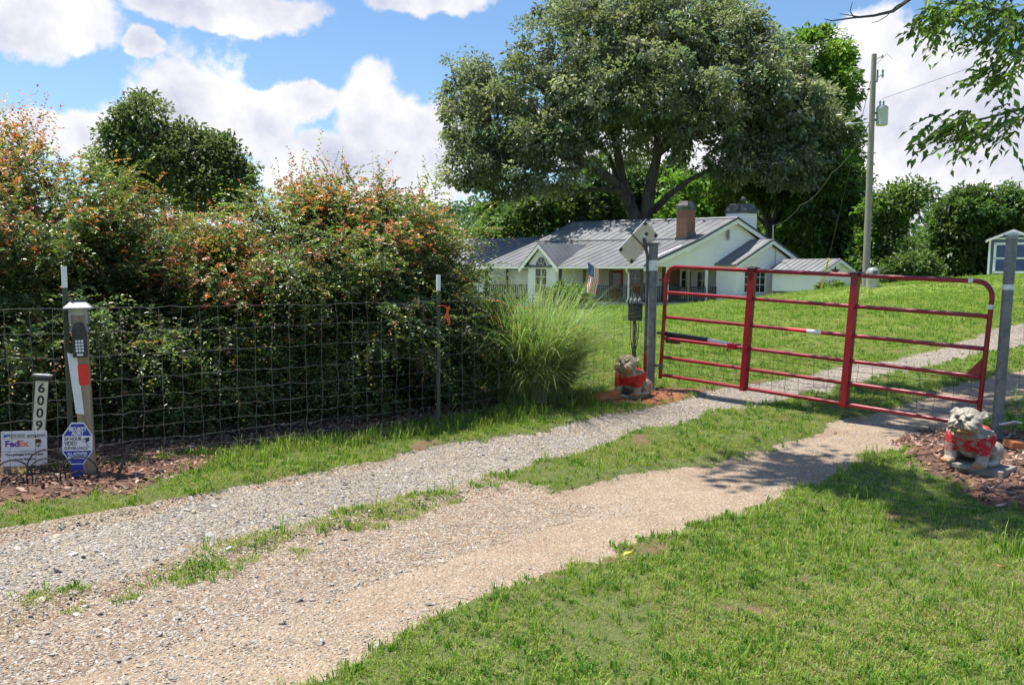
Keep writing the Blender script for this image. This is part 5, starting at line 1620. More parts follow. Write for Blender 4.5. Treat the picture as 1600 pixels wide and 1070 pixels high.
ot = tree('overhanging_tree', 'leafy boughs hanging into the top right corner from a tree outside', tx, ty, lb, 150, 13000, .10, MID + FRESH, (.24, 5.0), 12, 111, None, 'near_leaf', clump_r=.42, base_z=tb[2], wall=.8, trunk_path=[(0, 0, -.4), (.05, 0, 2.5), (-.3, .1, 5.0)])
g = np.random.default_rng(112)


def bough(path, nleaf, lsz, cols, r0, name='bough'):
    P3 = np.array([at(*q) - tb for q in path])
    if path[0][0] >= 1700:                          # grows from the trunk outside the picture
        P3 = np.concatenate([[(-.25, .1, 4.5)], [np.array([-.25, .1, 4.5]) * .5 + P3[0] * .5 + [0, 0, .25]], P3])
    MB().tube(P3, np.linspace(r0 * 1.5, r0 * .2, len(P3)), 6).build(name, 'twig_bark', ot, None, True)
    return P3


def hang_leaves(lobes, ncl, per, lsz, pal):
    """drooping compound leaves: leaflets strung along thin stalks"""
    L = np.array(lobes)
    li = g.integers(0, len(L), ncl)
    C = L[li, :3] + g.normal(0, .55, (ncl, 3)) * L[li, 3:]
    D = unit(np.stack([g.normal(-.5, .5, ncl), g.normal(0, .5, ncl), g.normal(-.35, .35, ncl)], 1))
    s = np.linspace(0, 1, per); Lt = g.uniform(.14, .30, ncl)
    pts = C[:, None] + D[:, None] * (Lt[:, None] * s[None])[..., None]
    pts[..., 2] -= (Lt * .5)[:, None] * (s ** 2)[None]
    sd = unit(np.cross(D, [0, 0, 1.0])); sg = np.where(np.arange(per) % 2 == 0, 1, -1)
    LD = sd[:, None] * sg[None, :, None] * .8 + D[:, None] * .7 + np.array([0, 0, -.35]) + g.normal(0, .2, (ncl, per, 3))
    LN = np.array([0, 0, 1.0]) + g.normal(0, .35, (ncl, per, 3))
    ll = lsz * g.uniform(.7, 1.25, (ncl, per))
    fl = lambda q: q.reshape(-1, q.shape[-1])
    me = leaf_mesh('leaves', fl(pts), fl(LD), fl(LN), ll.ravel(), (ll * .44).ravel(), np.repeat(pick(pal, ncl, .2), per, 0), .15)
    link('leaves', me, 'near_leaf', ot)
    st = MB()
    for i in range(ncl):
        st.tube([pts[i, 0], pts[i, per // 2], pts[i, -1]], [.003, .002, .001], 3, False)
    st.build('leaf_stalks', 'twig_bark', ot)['kind'] = 'stuff'


hang_leaves(lb2, 230, 7, .105, FRESH + FRESH + MID)
bough([(1700, 60, 9.6), (1640, 40, 9.6), (1580, 20, 9.6), (1520, 8, 9.6), (1460, 5, 9.7)], 0, 0, 0, .03)
bough([(1700, 160, 8.9), (1640, 165, 8.8), (1590, 172, 8.8), (1540, 185, 8.8), (1490, 195, 8.8), (1470, 200, 8.8)], 0, 0, 0, .02)
bough([(1600, 60, 9.4), (1585, 90, 9.3), (1570, 115, 9.3), (1560, 125, 9.3)], 0, 0, 0, .012)
tw = [[(1480, -60, 10), (1420, 0, 10), (1395, 18, 10), (1365, 25, 10), (1335, 28, 10), (1300, 33, 10), (1288, 30, 10)], [(1420, 0, 10), (1400, 10, 10), (1385, 26, 10), (1372, 34, 10), (1362, 36, 10)], [(1335, 28, 10), (1328, 18, 10), (1332, 4, 10)], [(1345, 27, 10), (1326, 24, 10), (1312, 22, 10)]]
for k, pth in enumerate(tw):
    P3 = np.array([at(*q) - tb for q in pth])
    if k == 0:
        P3 = np.concatenate([[(-.28, .1, 4.9)], [np.array([-.28, .1, 4.9]) * .5 + P3[0] * .5 + [0, 0, .3]], P3])
    MB().tube(P3, np.linspace(.035 if k == 0 else .007, .003, len(P3)) ** 1.0, 6).build('bare_twig', 'twig_bark', ot, None, True)
# ------------------------------------------------------------------ the white house
# plan axes: s runs left along the ridge from the near gable, t runs back from the ridge
HO = np.array([14.9, 62.0]); HU = np.array([-.866, .5]); HV = np.array([.866, .5])
HZ = 0.45
house = thing('farmhouse', 'long white sided farmhouse with grey metal roof and covered porch', 'house', (HO[0], HO[1], HZ))


def H(s, t, z):
    p = HO + HU * s + HV * t
    return np.array([p[0], p[1], z])


HOR = np.array([HO[0], HO[1], HZ])


def hb(name, m, par, *boxes, bevel=0.0):
    mb = MB()
    for b in boxes:
        mb.box(*b, H)
    return mb.build(name, m, par, HOR, False, bevel)


def siding_wall(name, s0, t0, s1, t1, outline, par=None, course=.22, nrm=1.0, material='siding'):
    """lapped boards over an outline: outline gives for each height z the run (a0, a1) along the wall, in metres from (s0, t0)"""
    L = math.hypot(s1 - s0, t1 - t0); ds, dt = (s1 - s0) / L, (t1 - t0) / L
    ns, nt = (-dt * nrm, ds * nrm)                     # outward
    mb = MB()
    z, z1 = outline[0][0], outline[-1][0]
    zs_ = [o[0] for o in outline]; A0 = [o[1] for o in outline]; A1 = [o[2] for o in outline]
    while z < z1 - 1e-6:
        ze = min(z + course, z1)
        for (za, zb_) in ((z, ze),):
            a0, a1 = np.interp(za, zs_, A0), np.interp(za, zs_, A1); b0, b1 = np.interp(zb_, zs_, A0), np.interp(zb_, zs_, A1)
            if a1 - a0 < .01:
                continue
            pt = lambda a, o, q: H(s0 + ds * a + ns * o, t0 + dt * a + nt * o, q)
            V = [pt(a0, .062, za), pt(a1, .062, za), pt(b1, .004, zb_), pt(b0, .004, zb_), pt(a0, -.08, za), pt(a1, -.08, za), pt(b1, -.08, zb_), pt(b0, -.08, zb_)]
            mb.add(V, [(0, 1, 2, 3), (7, 6, 5, 4), (0, 4, 5, 1), (1, 5, 6, 2), (2, 6, 7, 3), (3, 7, 4, 0)])
        z = ze
    return mb.build(name, material, par or house, HOR)


def roof_slab(name, prof_t, s0, s1, thick=.10, ribs=.6, par=None, edge=True):
    """metal roof: profile [(t, z), ...] swept from s0 to s1, with raised seams and dark verge trim"""
    mb = MB()
    poly = list(prof_t) + [(t, z - thick) for t, z in reversed(prof_t)]
    mb.prism(poly, s0, s1, lambda t, z, e: H(e, t, z))
    if ribs:
        for s in np.arange(s0 + .1, s1 - .05, ribs):
            for (ta, za), (tb_, zb_) in zip(prof_t[:-1], prof_t[1:]):
                mb.add([H(s, ta, za + .002), H(s + .045, ta, za + .002), H(s + .045, tb_, zb_ + .002), H(s, tb_, zb_ + .002), H(s + .01, ta, za + .03), H(s + .035, ta, za + .03), H(s + .035, tb_, zb_ + .03), H(s + .01, tb_, zb_ + .03)],
                       [(4, 5, 6, 7), (0, 4, 7, 3), (1, 2, 6, 5), (0, 1, 5, 4), (2, 3, 7, 6)])
    o = mb.build(name, 'metal_roof', par or house, HOR)
    if edge:
        for e in (s0 - .022, s1 + .002):
            MB().prism([(t, z + .045) for t, z in prof_t] + [(t, z - thick * .9) for t, z in reversed(prof_t)], e, e + .02, lambda t, z, q: H(q, t, z)).build('verge_trim', 'roof_edge', o, HOR)
    return o


def bargeboard(prof_t, s, drop=.27, th=.03):
    return MB().prism([(t, z - .101) for t, z in prof_t] + [(t, z - .101 - drop) for t, z in reversed(prof_t)], s, s + th, lambda t, z, q: H(q, t, z)).build('bargeboard', 'trim', house, HOR)


MAIN = [(-7.95, 2.80), (-3.26, 4.66), (0, 6.20), (3.1, 4.85), (6.6, 3.40)]
rf = roof_slab('roof', MAIN, -.42, 12.1)
MB().prism([(-.16, 6.13), (0, 6.235), (.16, 6.14), (.16, 6.18), (0, 6.285), (-.16, 6.18)], -.44, 12.12, lambda t, z, e: H(e, t, z)).build('ridge_cap', 'roof_edge', rf, HOR)
MB().prism([(-3.34, 4.66), (-3.18, 4.73), (-3.18, 4.75), (-3.34, 4.68)], -.4, 12.0, lambda t, z, e: H(e, t, z)).build('roof_break_flashing', 'roof_edge', rf, HOR)
bargeboard(MAIN, -.41)
hb('eave_return', 'trim', house, (-.40, -.02, -4.55, -4.05, 3.72, 3.98))
# upper gable, boarded, above the open porch corner
siding_wall('gable_wall', 0, -7.6, 0, 6.3, [(2.93, .05 + 1.35, 13.9 - .3), (3.4, 1.05, 13.9 - .35), (3.62, 1.55, 12.55), (4.55, 4.15, 10.5), (5.95, 7.35, 7.85)])
hb('porch_beam', 'trim', house, (-.03, .12, -7.55, .60, 2.78, 2.925))
gv = MB().lathe([(.34, 0), (.34, .03), (.27, .035)], 20).build('gable_vent', 'grey_plastic', house, None, True)
gv.name = 'gable_vent'; gv.location = tuple(H(-.075, -.35, 5.02) - HOR); gv.rotation_euler = (PI / 2, 0, math.atan2(-HU[1], -HU[0]) + PI / 2)
# inner walls of the porch
siding_wall('front_wall', 12.0, -3.3, 3.0, -3.3, [(.6, 0, 9.0), (4.3, 0, 9.0)])
siding_wall('corner_wall', 3.0, -3.3, 3.0, .64, [(.6, 0, 3.94), (3.2, 0, 3.94)])
siding_wall('entry_wall', 3.0, .64, 0.0, .64, [(.6, 0, 3.0), (3.2, 0, 3.0)])
siding_wall('side_wall', 0, .64, 0, 6.2, [(.7, 0, 5.56), (2.94, 0, 5.56)])
siding_wall('rear_wall', 0.0, 6.2, 12, 6.2, [(.6, 0, 12), (3.3, 0, 12)])
siding_wall('end_wall', 12, 6.2, 12, -3.3, [(.6, 0, 9.5), (3.3, 0, 9.5), (4.6, 2.6, 7.6), (6.0, 5.9, 6.4)])
hb('brick_panel', 'brick', house, (2.86, 2.935, -2.4, -.9, .62, 2.9))
rd = hb('door', 'red_door', house, (.55, 1.40, .545, .58, .62, 2.66))
hb('door_pane', 'window_glass', rd, (.70, 1.25, 0.53, .5445, 1.6, 2.45))
hb('door_frame', 'trim', rd, (.46, .545, .54, .578, .62, 2.75), (1.405, 1.49, .54, .578, .62, 2.75), (.546, 1.404, .54, .578, 2.662, 2.75))
fd = hb('door', 'red_door', house, (5.0, 5.9, -3.40, -3.36, .62, 2.6))
hb('door_pane', 'window_glass', fd, (5.15, 5.75, -3.415, -3.4005, 1.3, 2.4))


def house_window(s0, s1, tface, z0, z1, axis_t=False, nx=2, nz=2, par=None, out=-1):
    """sash window on a wall of constant t (or constant s when axis_t)"""
    def B(a0, a1, o0, o1, q0, q1):
        o0, o1 = sorted((tface + out * o0, tface + out * o1))
        return (o0, o1, a0, a1, q0, q1) if axis_t else (a0, a1, o0, o1, q0, q1)
    f = .07
    wn = hb('window', 'trim', par or house, B(s0 - f, s0, .06, .105, z0 - f, z1 + f), B(s1, s1 + f, .06, .105, z0 - f, z1 + f), B(s0 + .0005, s1 - .0005, .06, .105, z1, z1 + f), B(s0 + .0005, s1 - .0005, .06, .105, z0 - f, z0))
    hb('sill', 'trim', wn, B(s0 - .1, s1 + .1, .06, .15, z0 - f - .05, z0 - f - .001))
    for i in range(nx):
        for k in range(nz):
            a0 = s0 + (s1 - s0) * i / nx; a1 = s0 + (s1 - s0) * (i + 1) / nx; q0 = z0 + (z1 - z0) * k / nz; q1 = z0 + (z1 - z0) * (k + 1) / nz
            hb('pane', 'window_glass', wn, B(a0 + .018, a1 - .018, .06, .072, q0 + .018, q1 - .018))
    bars = [B(s0 + (s1 - s0) * i / nx - .0175, s0 + (s1 - s0) * i / nx + .0175, .06, .09, z0, z1) for i in range(1, nx)] + [B(s0, s1, .061, .088, z0 + (z1 - z0) * k / nz - .0175, z0 + (z1 - z0) * k / nz + .0175) for k in range(1, nz)]
    if bars:
        hb('glazing_bars', 'trim', wn, *bars)
    return wn


house_window(7.0, 7.9, -3.3, 1.4, 2.6, False, 2, 2)
house_window(3.6, 4.5, -3.3, 1.4, 2.6, False, 2, 2)
house_window(-.7, .2, 3.0, 1.4, 2.6, True, 2, 2)
house_window(2.05, 2.75, .64, 1.35, 2.55, False, 2, 2)
# porch
hb('porch_floor', 'deck_wood', house, (.0, 12, -7.6, -3.32, .48, .60), (.0, 2.98, -3.319, .62, .48, .60))
lat = MB()
for q in np.arange(0, 10.4, .16):
    for k in (-1, 1):
        a = H(q, -7.62 + .012 * k, .46); b = H(q + .4 * k, -7.62 + .012 * k, .02)
        lat.tube([a, b], .018, 4, False)
for q in np.arange(-7.5, .3, .16):
    for k in (-1, 1):
        lat.tube([H(-.02 + .012 * k, q, .46), H(-.02 + .012 * k, q + .4 * k, .1)], .018, 4, False)
lat.build('lattice_skirt', 'trim', house, HOR)['kind'] = 'stuff'


def rail(a, b, par=house):
    rl = MB().add([H(a[0] - .03, a[1] - .03, 1.46), H(b[0] + .03, b[1] - .03, 1.46), H(b[0] + .03, b[1] + .03, 1.46), H(a[0] - .03, a[1] + .03, 1.46), H(a[0] - .03, a[1] - .03, 1.52), H(b[0] + .03, b[1] - .03, 1.52), H(b[0] + .03, b[1] + .03, 1.52), H(a[0] - .03, a[1] + .03, 1.52)],
                  [(3, 2, 1, 0), (4, 5, 6, 7), (0, 1, 5, 4), (1, 2, 6, 5), (2, 3, 7, 6), (3, 0, 4, 7)]).build('railing', 'deck_wood', par, HOR)
    n = int(math.hypot(b[0] - a[0], b[1] - a[1]) / .15)
    bal = MB()
    for k in range(1, n):
        s = a[0] + (b[0] - a[0]) * k / n; t = a[1] + (b[1] - a[1]) * k / n
        bal.box(s - .022, s + .022, t - .022, t + .022, .66, 1.458, H)
    bal.add([H(a[0] - .02, a[1] - .02, .63), H(b[0] + .02, b[1] - .02, .63), H(b[0] + .02, b[1] + .02, .63), H(a[0] - .02, a[1] + .02, .63), H(a[0] - .02, a[1] - .02, .67), H(b[0] + .02, b[1] - .02, .67), H(b[0] + .02, b[1] + .02, .67), H(a[0] - .02, a[1] + .02, .67)],
            [(3, 2, 1, 0), (4, 5, 6, 7), (0, 1, 5, 4), (1, 2, 6, 5), (2, 3, 7, 6), (3, 0, 4, 7)])
    bal.build('balusters', 'deck_wood', rl, HOR)['kind'] = 'stuff'
    return rl


rail((6.1, -7.5), (.1, -7.5)); rail((.08, -7.4), (.08, -1.0)); rail((11.9, -7.5), (8.3, -7.5))
for s, t, m in [(.1, -7.5, 'deck_wood'), (2.3, -7.5, 'deck_wood'), (4.2, -7.5, 'deck_wood'), (6.0, -7.5, 'deck_wood'), (8.35, -7.5, 'deck_wood'), (10.2, -7.5, 'deck_wood'), (11.9, -7.5, 'deck_wood'), (.1, -5.4, 'trim'), (.1, -3.6, 'porch_post_wood'), (.1, -2.0, 'trim'), (.1, -.35, 'porch_post_wood'), (.1, .45, 'trim')]:
    hb('porch_post', m, house, (s - .06, s + .06, t - .06, t + .06, .60, 2.78))
hb('eave_beam', 'trim', house, (.0, 12, -7.60, -7.45, 2.62, 2.779))
gut = hb('gutter', 'trim', house, (-.4, 6.1, -8.05, -7.93, 2.63, 2.77), (8.35, 12.1, -8.05, -7.93, 2.63, 2.77))
MB().tube([H(.75, -7.99, 2.64), H(.8, -7.95, 2.45), H(.85, -7.7, 2.3), H(.85, -7.68, .75), H(.95, -7.75, .45)], .055, 8).build('downspout', 'trim', gut, HOR, True)
# front bump-out with the arched window
siding_wall('bay_wall', 8.25, -7.72, 6.15, -7.72, [(.35, 0, 2.1), (2.93, 0, 2.1), (4.18, 1.0, 1.1)])
siding_wall('bay_side_wall', 6.15, -7.72, 6.15, -3.4, [(.35, 0, 4.3), (2.93, 0, 4.3)])
BAYP = [(-1.55, 2.72), (0, 4.36), (1.55, 2.72)]
mb = MB()
poly = [(p, z) for p, z in BAYP] + [(p, z - .1) for p, z in reversed(BAYP)]
mb.prism(poly, -8.05, -3.6, lambda p, z, e: H(7.2 + p, e, z))
for e in np.arange(-7.95, -3.7, .42):
    for sg in (-1, 1):
        mb.add([H(7.2, e, 4.362), H(7.2, e + .045, 4.362), H(7.2 + sg * 1.55, e + .045, 2.722), H(7.2 + sg * 1.55, e, 2.722), H(7.2, e + .01, 4.40), H(7.2, e + .035, 4.40), H(7.2 + sg * 1.55, e + .035, 2.76), H(7.2 + sg * 1.55, e + .01, 2.76)], [(4, 5, 6, 7), (0, 4, 7, 3), (1, 2, 6, 5), (2, 3, 7, 6)])
bay = mb.build('bay_roof', 'metal_roof', house, HOR)
MB().prism([(p, z - .101) for p, z in BAYP] + [(p * .97, z - .36) for p, z in reversed(BAYP)], -8.06, -8.03, lambda p, z, e: H(7.2 + p, e, z)).build('bargeboard', 'trim', bay, HOR)
bw = house_window(6.76, 7.64, -7.72, .95, 2.62, False, 2, 3)
ar = [(.44 * math.cos(a), .74 * math.sin(a)) for a in np.linspace(0, PI, 15)]
MB().prism(ar, -7.80, -7.785, lambda p, z, e: H(7.2 + p, e, 2.70 + z)).build('fanlight', 'window_glass', bw, HOR)
mb = MB()
mb.tube([H(7.2 + .47 * math.cos(a), -7.80, 2.70 + .77 * math.sin(a)) for a in np.linspace(0, PI, 19)], .045, 6)
for a in (PI * .25, PI * .5, PI * .75):
    mb.tube([H(7.2 + .16 * math.cos(a), -7.81, 2.70 + .26 * math.sin(a)), H(7.2 + .45 * math.cos(a), -7.81, 2.70 + .75 * math.sin(a))], .016, 5)
mb.tube([H(7.2 + .2 * math.cos(a), -7.81, 2.70 + .30 * math.sin(a)) for a in np.linspace(0, PI, 11)], .016, 5)
mb.build('fanlight_frame', 'trim', bw, HOR)
# left wing
LW = [(-3.9, 2.50), (1.0, 5.20), (5.5, 2.7)]
roof_slab('wing_roof', LW, 15.4, 23.6)
bargeboard(LW, 15.41, .2)
siding_wall('wing_front_wall', 23.3, -3.2, 15.7, -3.2, [(-.3, 0, 7.6), (2.72, 0, 7.6)])
siding_wall('wing_gable_wall', 15.7, -3.2, 15.7, 5.0, [(-.2, 0, 8.2), (2.9, 0, 8.2), (5.0, 4.0, 4.4)])
siding_wall('link_wall', 15.7, -1.5, 12.0, -1.5, [(0, 0, 3.7), (2.7, 0, 3.7)])
roof_slab('link_roof', [(-2.2, 2.72), (1.0, 4.3), (3.5, 3.0)], 12.1, 15.4, edge=False)
# right wing with the sash window
RW = [(-1.55, 3.02), (1.75, 4.80), (5.05, 3.22)]
roof_slab('wing_roof', RW, -1.62, .9)
bargeboard(RW, -1.61, .24)
siding_wall('wing_gable_wall', -1.2, -.97, -1.2, 4.71, [(.55, 0, 5.68), (3.05, 0, 5.68), (4.52, 2.62, 2.82)])
siding_wall('wing_side_wall', .2, -.97, -1.2, -.97, [(.55, 0, 1.4), (3.05, 0, 1.4)])
siding_wall('wing_rear_wall', -1.2, 4.71, 3.2, 4.71, [(.6, 0, 4.4), (3.2, 0, 4.4)])
house_window(-.38, 1.55, -1.2, 1.18, 2.72, True, 4, 3)
mt = hb('electric_meter', 'transformer_grey', house, (-1.36, -1.26, 2.25, 2.55, 1.5, 1.95))
MB().tube([H(-1.33, 2.4, 1.95), H(-1.33, 2.4, 4.2)], .03, 6).tube([H(-1.33, 2.7, 1.5), H(-1.33, 2.72, .8)], .025, 6).build('conduit', 'transformer_grey', mt, HOR)
# chimneys
ck = hb('brick_chimney', 'brick', house, (.45, 1.2, -3.4, -2.7, 4.3, 6.62))
MB().box(.41, 1.24, -3.44, -2.66, 6.621, 6.88, H).add([H(.43, -3.42, 6.881), H(1.22, -3.42, 6.881), H(1.22, -2.68, 6.881), H(.43, -2.68, 6.881), H(.58, -3.25, 7.18), H(1.07, -3.25, 7.18), H(1.07, -2.85, 7.18), H(.58, -2.85, 7.18)], [(3, 2, 1, 0), (4, 5, 6, 7), (0, 1, 5, 4), (1, 2, 6, 5), (2, 3, 7, 6), (3, 0, 4, 7)]).build('chimney_cap', 'chimney_cap', ck, HOR)
hb('flashing', 'roof_edge', ck, (.42, 1.23, -3.45, -3.401, 4.3, 4.78), (.41, .449, -3.4, -2.65, 4.4, 5.12))
wk = MB()
wk.box(1.0, 2.35, 2.55, 3.65, 4.4, 6.68, H)
for z in np.arange(4.9, 6.6, .14):
    wk.box(.985, 2.365, 2.535, 3.665, z, z + .10, H)
wk = wk.build('sided_chimney', 'siding', house, HOR)
MB().box(.92, 2.43, 2.47, 3.73, 6.681, 6.9, H).add([H(.95, 2.5, 6.901), H(2.40, 2.5, 6.901), H(2.40, 3.7, 6.901), H(.95, 3.7, 6.901), H(1.15, 2.7, 7.36), H(2.2, 2.7, 7.36), H(2.2, 3.5, 7.36), H(1.15, 3.5, 7.36)], [(3, 2, 1, 0), (4, 5, 6, 7), (0, 1, 5, 4), (1, 2, 6, 5), (2, 3, 7, 6), (3, 0, 4, 7)]).lathe([(.12, 7.36), (.12, 7.55), (.22, 7.56), (.2, 7.75), (.05, 7.85)], 10, (H(1.6, 3.1, 0)[0], H(1.6, 3.1, 0)[1], 0)).build('chimney_cap', 'chimney_cap', wk, HOR)

# porch bench
bc = thing('porch_bench', 'orange slatted bench behind the porch railing', 'bench', H(1.1, -6.3, .60), math.atan2(HU[1], HU[0]) + PI)
for k in range(9):
    MB().box(-.75 + .167 * k, -.60 + .167 * k, .30, .335, .42, 1.12 - .02 * abs(k - 4)).build('back_slat', 'cedar', bc)
for k in range(5):
    MB().box(-.76, .76, -.28 + .115 * k, -.18 + .115 * k, .40, .425).build('seat_slat', 'cedar', bc)
for sx in (-.72, .72):
    for yy_ in (-.25, .27):
        MB().box(sx - .03, sx + .03, yy_ - .03, yy_ + .03, 0, .399).build('leg', 'cedar', bc)
    MB().box(sx - .05, sx + .05, -.3, .28, .64, .67).box(sx - .025, sx + .025, -.28, -.22, .426, .639).build('armrest', 'cedar', bc)
# grill seen under the gable
gr = thing('charcoal_grill', 'round black kettle grill on the porch', 'grill', H(1.2, -3.2, .6))
MB().lathe([(.05, .55), (.22, .62), (.28, .78), (.28, .80)], 14).build('bowl', 'black_plastic', gr, None, True)
MB().lathe([(.285, .805), (.25, .95), (.12, 1.04), (.03, 1.06)], 14).build('lid', 'black_plastic', gr, None, True)
for a in (0, 2.1, 4.2):
    MB().tube([(.2 * math.cos(a), .2 * math.sin(a), .62), (.28 * math.cos(a), .28 * math.sin(a), 0)], .014, 6).build('leg', 'dark_steel', gr)

# flag on a staff at the porch
fx = at(919, 421, 56.6)
fg = thing('american_flag', 'striped american flag hanging from a slanted staff at the porch', 'flag', (fx[0], fx[1], .5))
zt = fx[2] - .5
MB().tube([(.55, 1.3, zt - .55), (-.06, -.05, zt + .52)], .018, 8).build('staff', 'white_paint', fg, None, True)
nu, nv = 26, 40
Wf, Lf = .78, 1.95
V = []; 
for j in range(nv + 1):
    for i in range(nu + 1):
        u_, v_ = i / nu, j / nv
        V.append((-.05 + Wf * u_ * (.92 - .12 * v_) + .06 * math.sin(v_ * 5), .10 * math.sin(u_ * 9 + v_ * 2) * (.3 + .7 * v_) - .2 * u_ * (1 - v_) , zt + .48 - Lf * v_ - .50 * u_ * (1 - .55 * v_)))
F, FC = [], []
for j in range(nv):
    for i in range(nu):
        a = j * (nu + 1) + i
        F.append((a, a + nu + 1, a + nu + 2, a + 1))
        if j < nv * .4 and i < 14:
            FC.append((0.80, 0.80, 0.82) if (i % 3 == 1 and j % 3 == 1) else (0.05, 0.065, 0.24))
        else:
            FC.append((0.66, 0.05, 0.07) if (i // 2) % 2 == 0 else (0.86, 0.84, 0.83))
me = bpy.data.meshes.new('cloth'); me.from_pydata(V, [], F)
a_ = me.attributes.new('col', 'FLOAT_COLOR', 'FACE')
a_.data.foreach_set('color', np.concatenate([np.array(FC), np.ones((len(FC), 1))], 1).astype(np.float32).ravel())
me.polygons.foreach_set('use_smooth', [True] * len(F))
MT['cloth'] = mat('flag_cloth', lambda t: bsdf(t, t.n('ShaderNodeAttribute', attribute_name='col').outputs['Color'], 0.8, 0, 0.2))
oc_ = link('cloth', me, 'cloth', fg)
so = oc_.modifiers.new('thickness', 'SOLIDIFY'); so.thickness = .004

# bird bath and porch-side plants
b = at(912, 480, 52); bb = thing('bird_bath', 'dark stone bird bath on the lawn below the flag', 'bird bath', (b[0], b[1], gz1(b[0], b[1])))
MB().lathe([(.18, 0), (.16, .05), (.07, .12), (.06, .5), (.09, .6)], 14).build('pedestal', 'chimney_cap', bb, None, True)
MB().lathe([(.09, .601), (.28, .66), (.36, .74), (.36, .76), (.30, .74), (.05, .70)], 18).build('bowl', 'chimney_cap', bb, None, True)
ptree('porch_shrub', 'loose arching shrub at the left end of the porch', 890, 54, [(890, 460, 54, 26, 18), (870, 465, 54, 20, 14), (905, 472, 54, 18, 8)], 60, 4200, .14, MID + FRESH, (.04, .4), 120, None, cat='shrub', clump_r=.45, subs=False)
ptree('porch_shrub', 'row of low green plants along the porch lattice', 950, 54, [(935, 482, 54, 18, 5), (960, 482, 54, 18, 4), (985, 481, 54, 14, 4)], 50, 2200, .10, FRESH, (.03, .15), 121, None, cat='plant', clump_r=.22, subs=False)

# ------------------------------------------------------------------ small white shed with a star
S0 = at(1280, 452, 59.5); S0[2] = 1.25
shed = thing('garden_shed', 'small white sided outbuilding with grey roof and a rusty star', 'shed', S0)
SX = unit(np.array([.93, .37])); SY = unit(np.array([-.80, .60]))


def SP(x, y, z):
    p = S0[:2] + SX * x + SY * y
    return np.array([p[0], p[1], z + .33])


mb = MB()
top_at = lambda x: 3.05 - abs(x - 1.3) * .55
for k in range(16):
    z = .95 + k * .14; ze = z + .14
    x0, x1 = 0.0, 2.6
    for q, (lo_, hi_) in ((0, (x0, x1)),):
        a0 = max(lo_, 1.3 - (3.05 - z) / .55) if z > 2.35 else lo_; a1 = min(hi_, 1.3 + (3.05 - z) / .55) if z > 2.35 else hi_
        b0 = max(lo_, 1.3 - (3.05 - ze) / .55) if ze > 2.35 else lo_; b1 = min(hi_, 1.3 + (3.05 - ze) / .55) if ze > 2.35 else hi_
        if a1 - a0 < .05: continue
        b0, b1 = min(b0, b1 - .005), max(b1, b0 + .005)
        mb.add([SP(a0, -.02, z), SP(a1, -.02, z), SP(b1, 0, ze), SP(b0, 0, ze), SP(a0, .06, z), SP(a1, .06, z), SP(b1, .06, ze), SP(b0, .06, ze)], [(0, 1, 2, 3), (7, 6, 5, 4), (0, 4, 5, 1), (1, 5, 6, 2), (2, 6, 7, 3), (3, 7, 4, 0)])
mb.build('front_wall', 'siding', shed, S0)
mb = MB()
for k in range(10):
    z = .95 + k * .14; ze = z + .14
    mb.add([SP(-.02, .061, z), SP(-.02, 3.2, z), SP(0, 3.2, ze), SP(0, .061, ze), SP(.06, .061, z), SP(.06, 3.2, z), SP(.06, 3.2, ze), SP(.06, .061, ze)], [(0, 3, 2, 1), (7, 4, 5, 6), (0, 1, 5, 4), (1, 2, 6, 5), (2, 3, 7, 6), (3, 0, 4, 7)])
mb.box(.061, 2.6, 3.14, 3.2, 1.1, 2.35, SP); mb.box(2.54, 2.6, .061, 3.139, 1.1, 2.35, SP)
mb.build('side_wall', 'siding', shed, S0)
SR = [(-.35, 2.21), (1.3, 3.12), (2.95, 2.21)]
mb = MB().prism(SR + [(x, z - .08) for x, z in reversed(SR)], -.32, 3.5, lambda x, z, e: SP(x, e, z))
for e in np.arange(-.2, 3.4, .4):
    for a, b in ((0, 1), (1, 2)):
        (xa, za), (xb, zb_) = SR[a], SR[b]
        mb.add([SP(xa, e, za), SP(xa, e + .04, za), SP(xb, e + .04, zb_), SP(xb, e, zb_), SP(xa, e, za + .035), SP(xa, e + .04, za + .035), SP(xb, e + .04, zb_ + .035), SP(xb, e, zb_ + .035)], [(4, 5, 6, 7), (0, 4, 7, 3), (1, 2, 6, 5)])
mb.build('roof', 'metal_roof', shed, S0)
MB().prism([(x, z - .081) for x, z in SR] + [(x, z - .26) for x, z in reversed(SR)], -.33, -.30, lambda x, z, e: SP(x, e, z)).build('bargeboard', 'trim', shed, S0)
sc_ = SP(1.22, -.06, 2.28)
star = MB()
ring = []
for k in range(10):
    r_ = .42 if k % 2 == 0 else .165
    a = PI / 2 + k * PI / 5
    ring.append((r_ * math.cos(a), r_ * math.sin(a)))
V = [SP(1.22 + p, -.04, 2.28 + q) for p, q in ring] + [SP(1.22, -.11, 2.28), SP(1.22, -.03, 2.28)]
star.add(V, [(k, (k + 1) % 10, 10) for k in range(10)] + [((k + 1) % 10, k, 11) for k in range(10)])
o = star.build('barn_star', 'rust_star', None, sc_); o.location = sc_
tag(o, 'rusty red five pointed barn star on the small white shed', 'star')

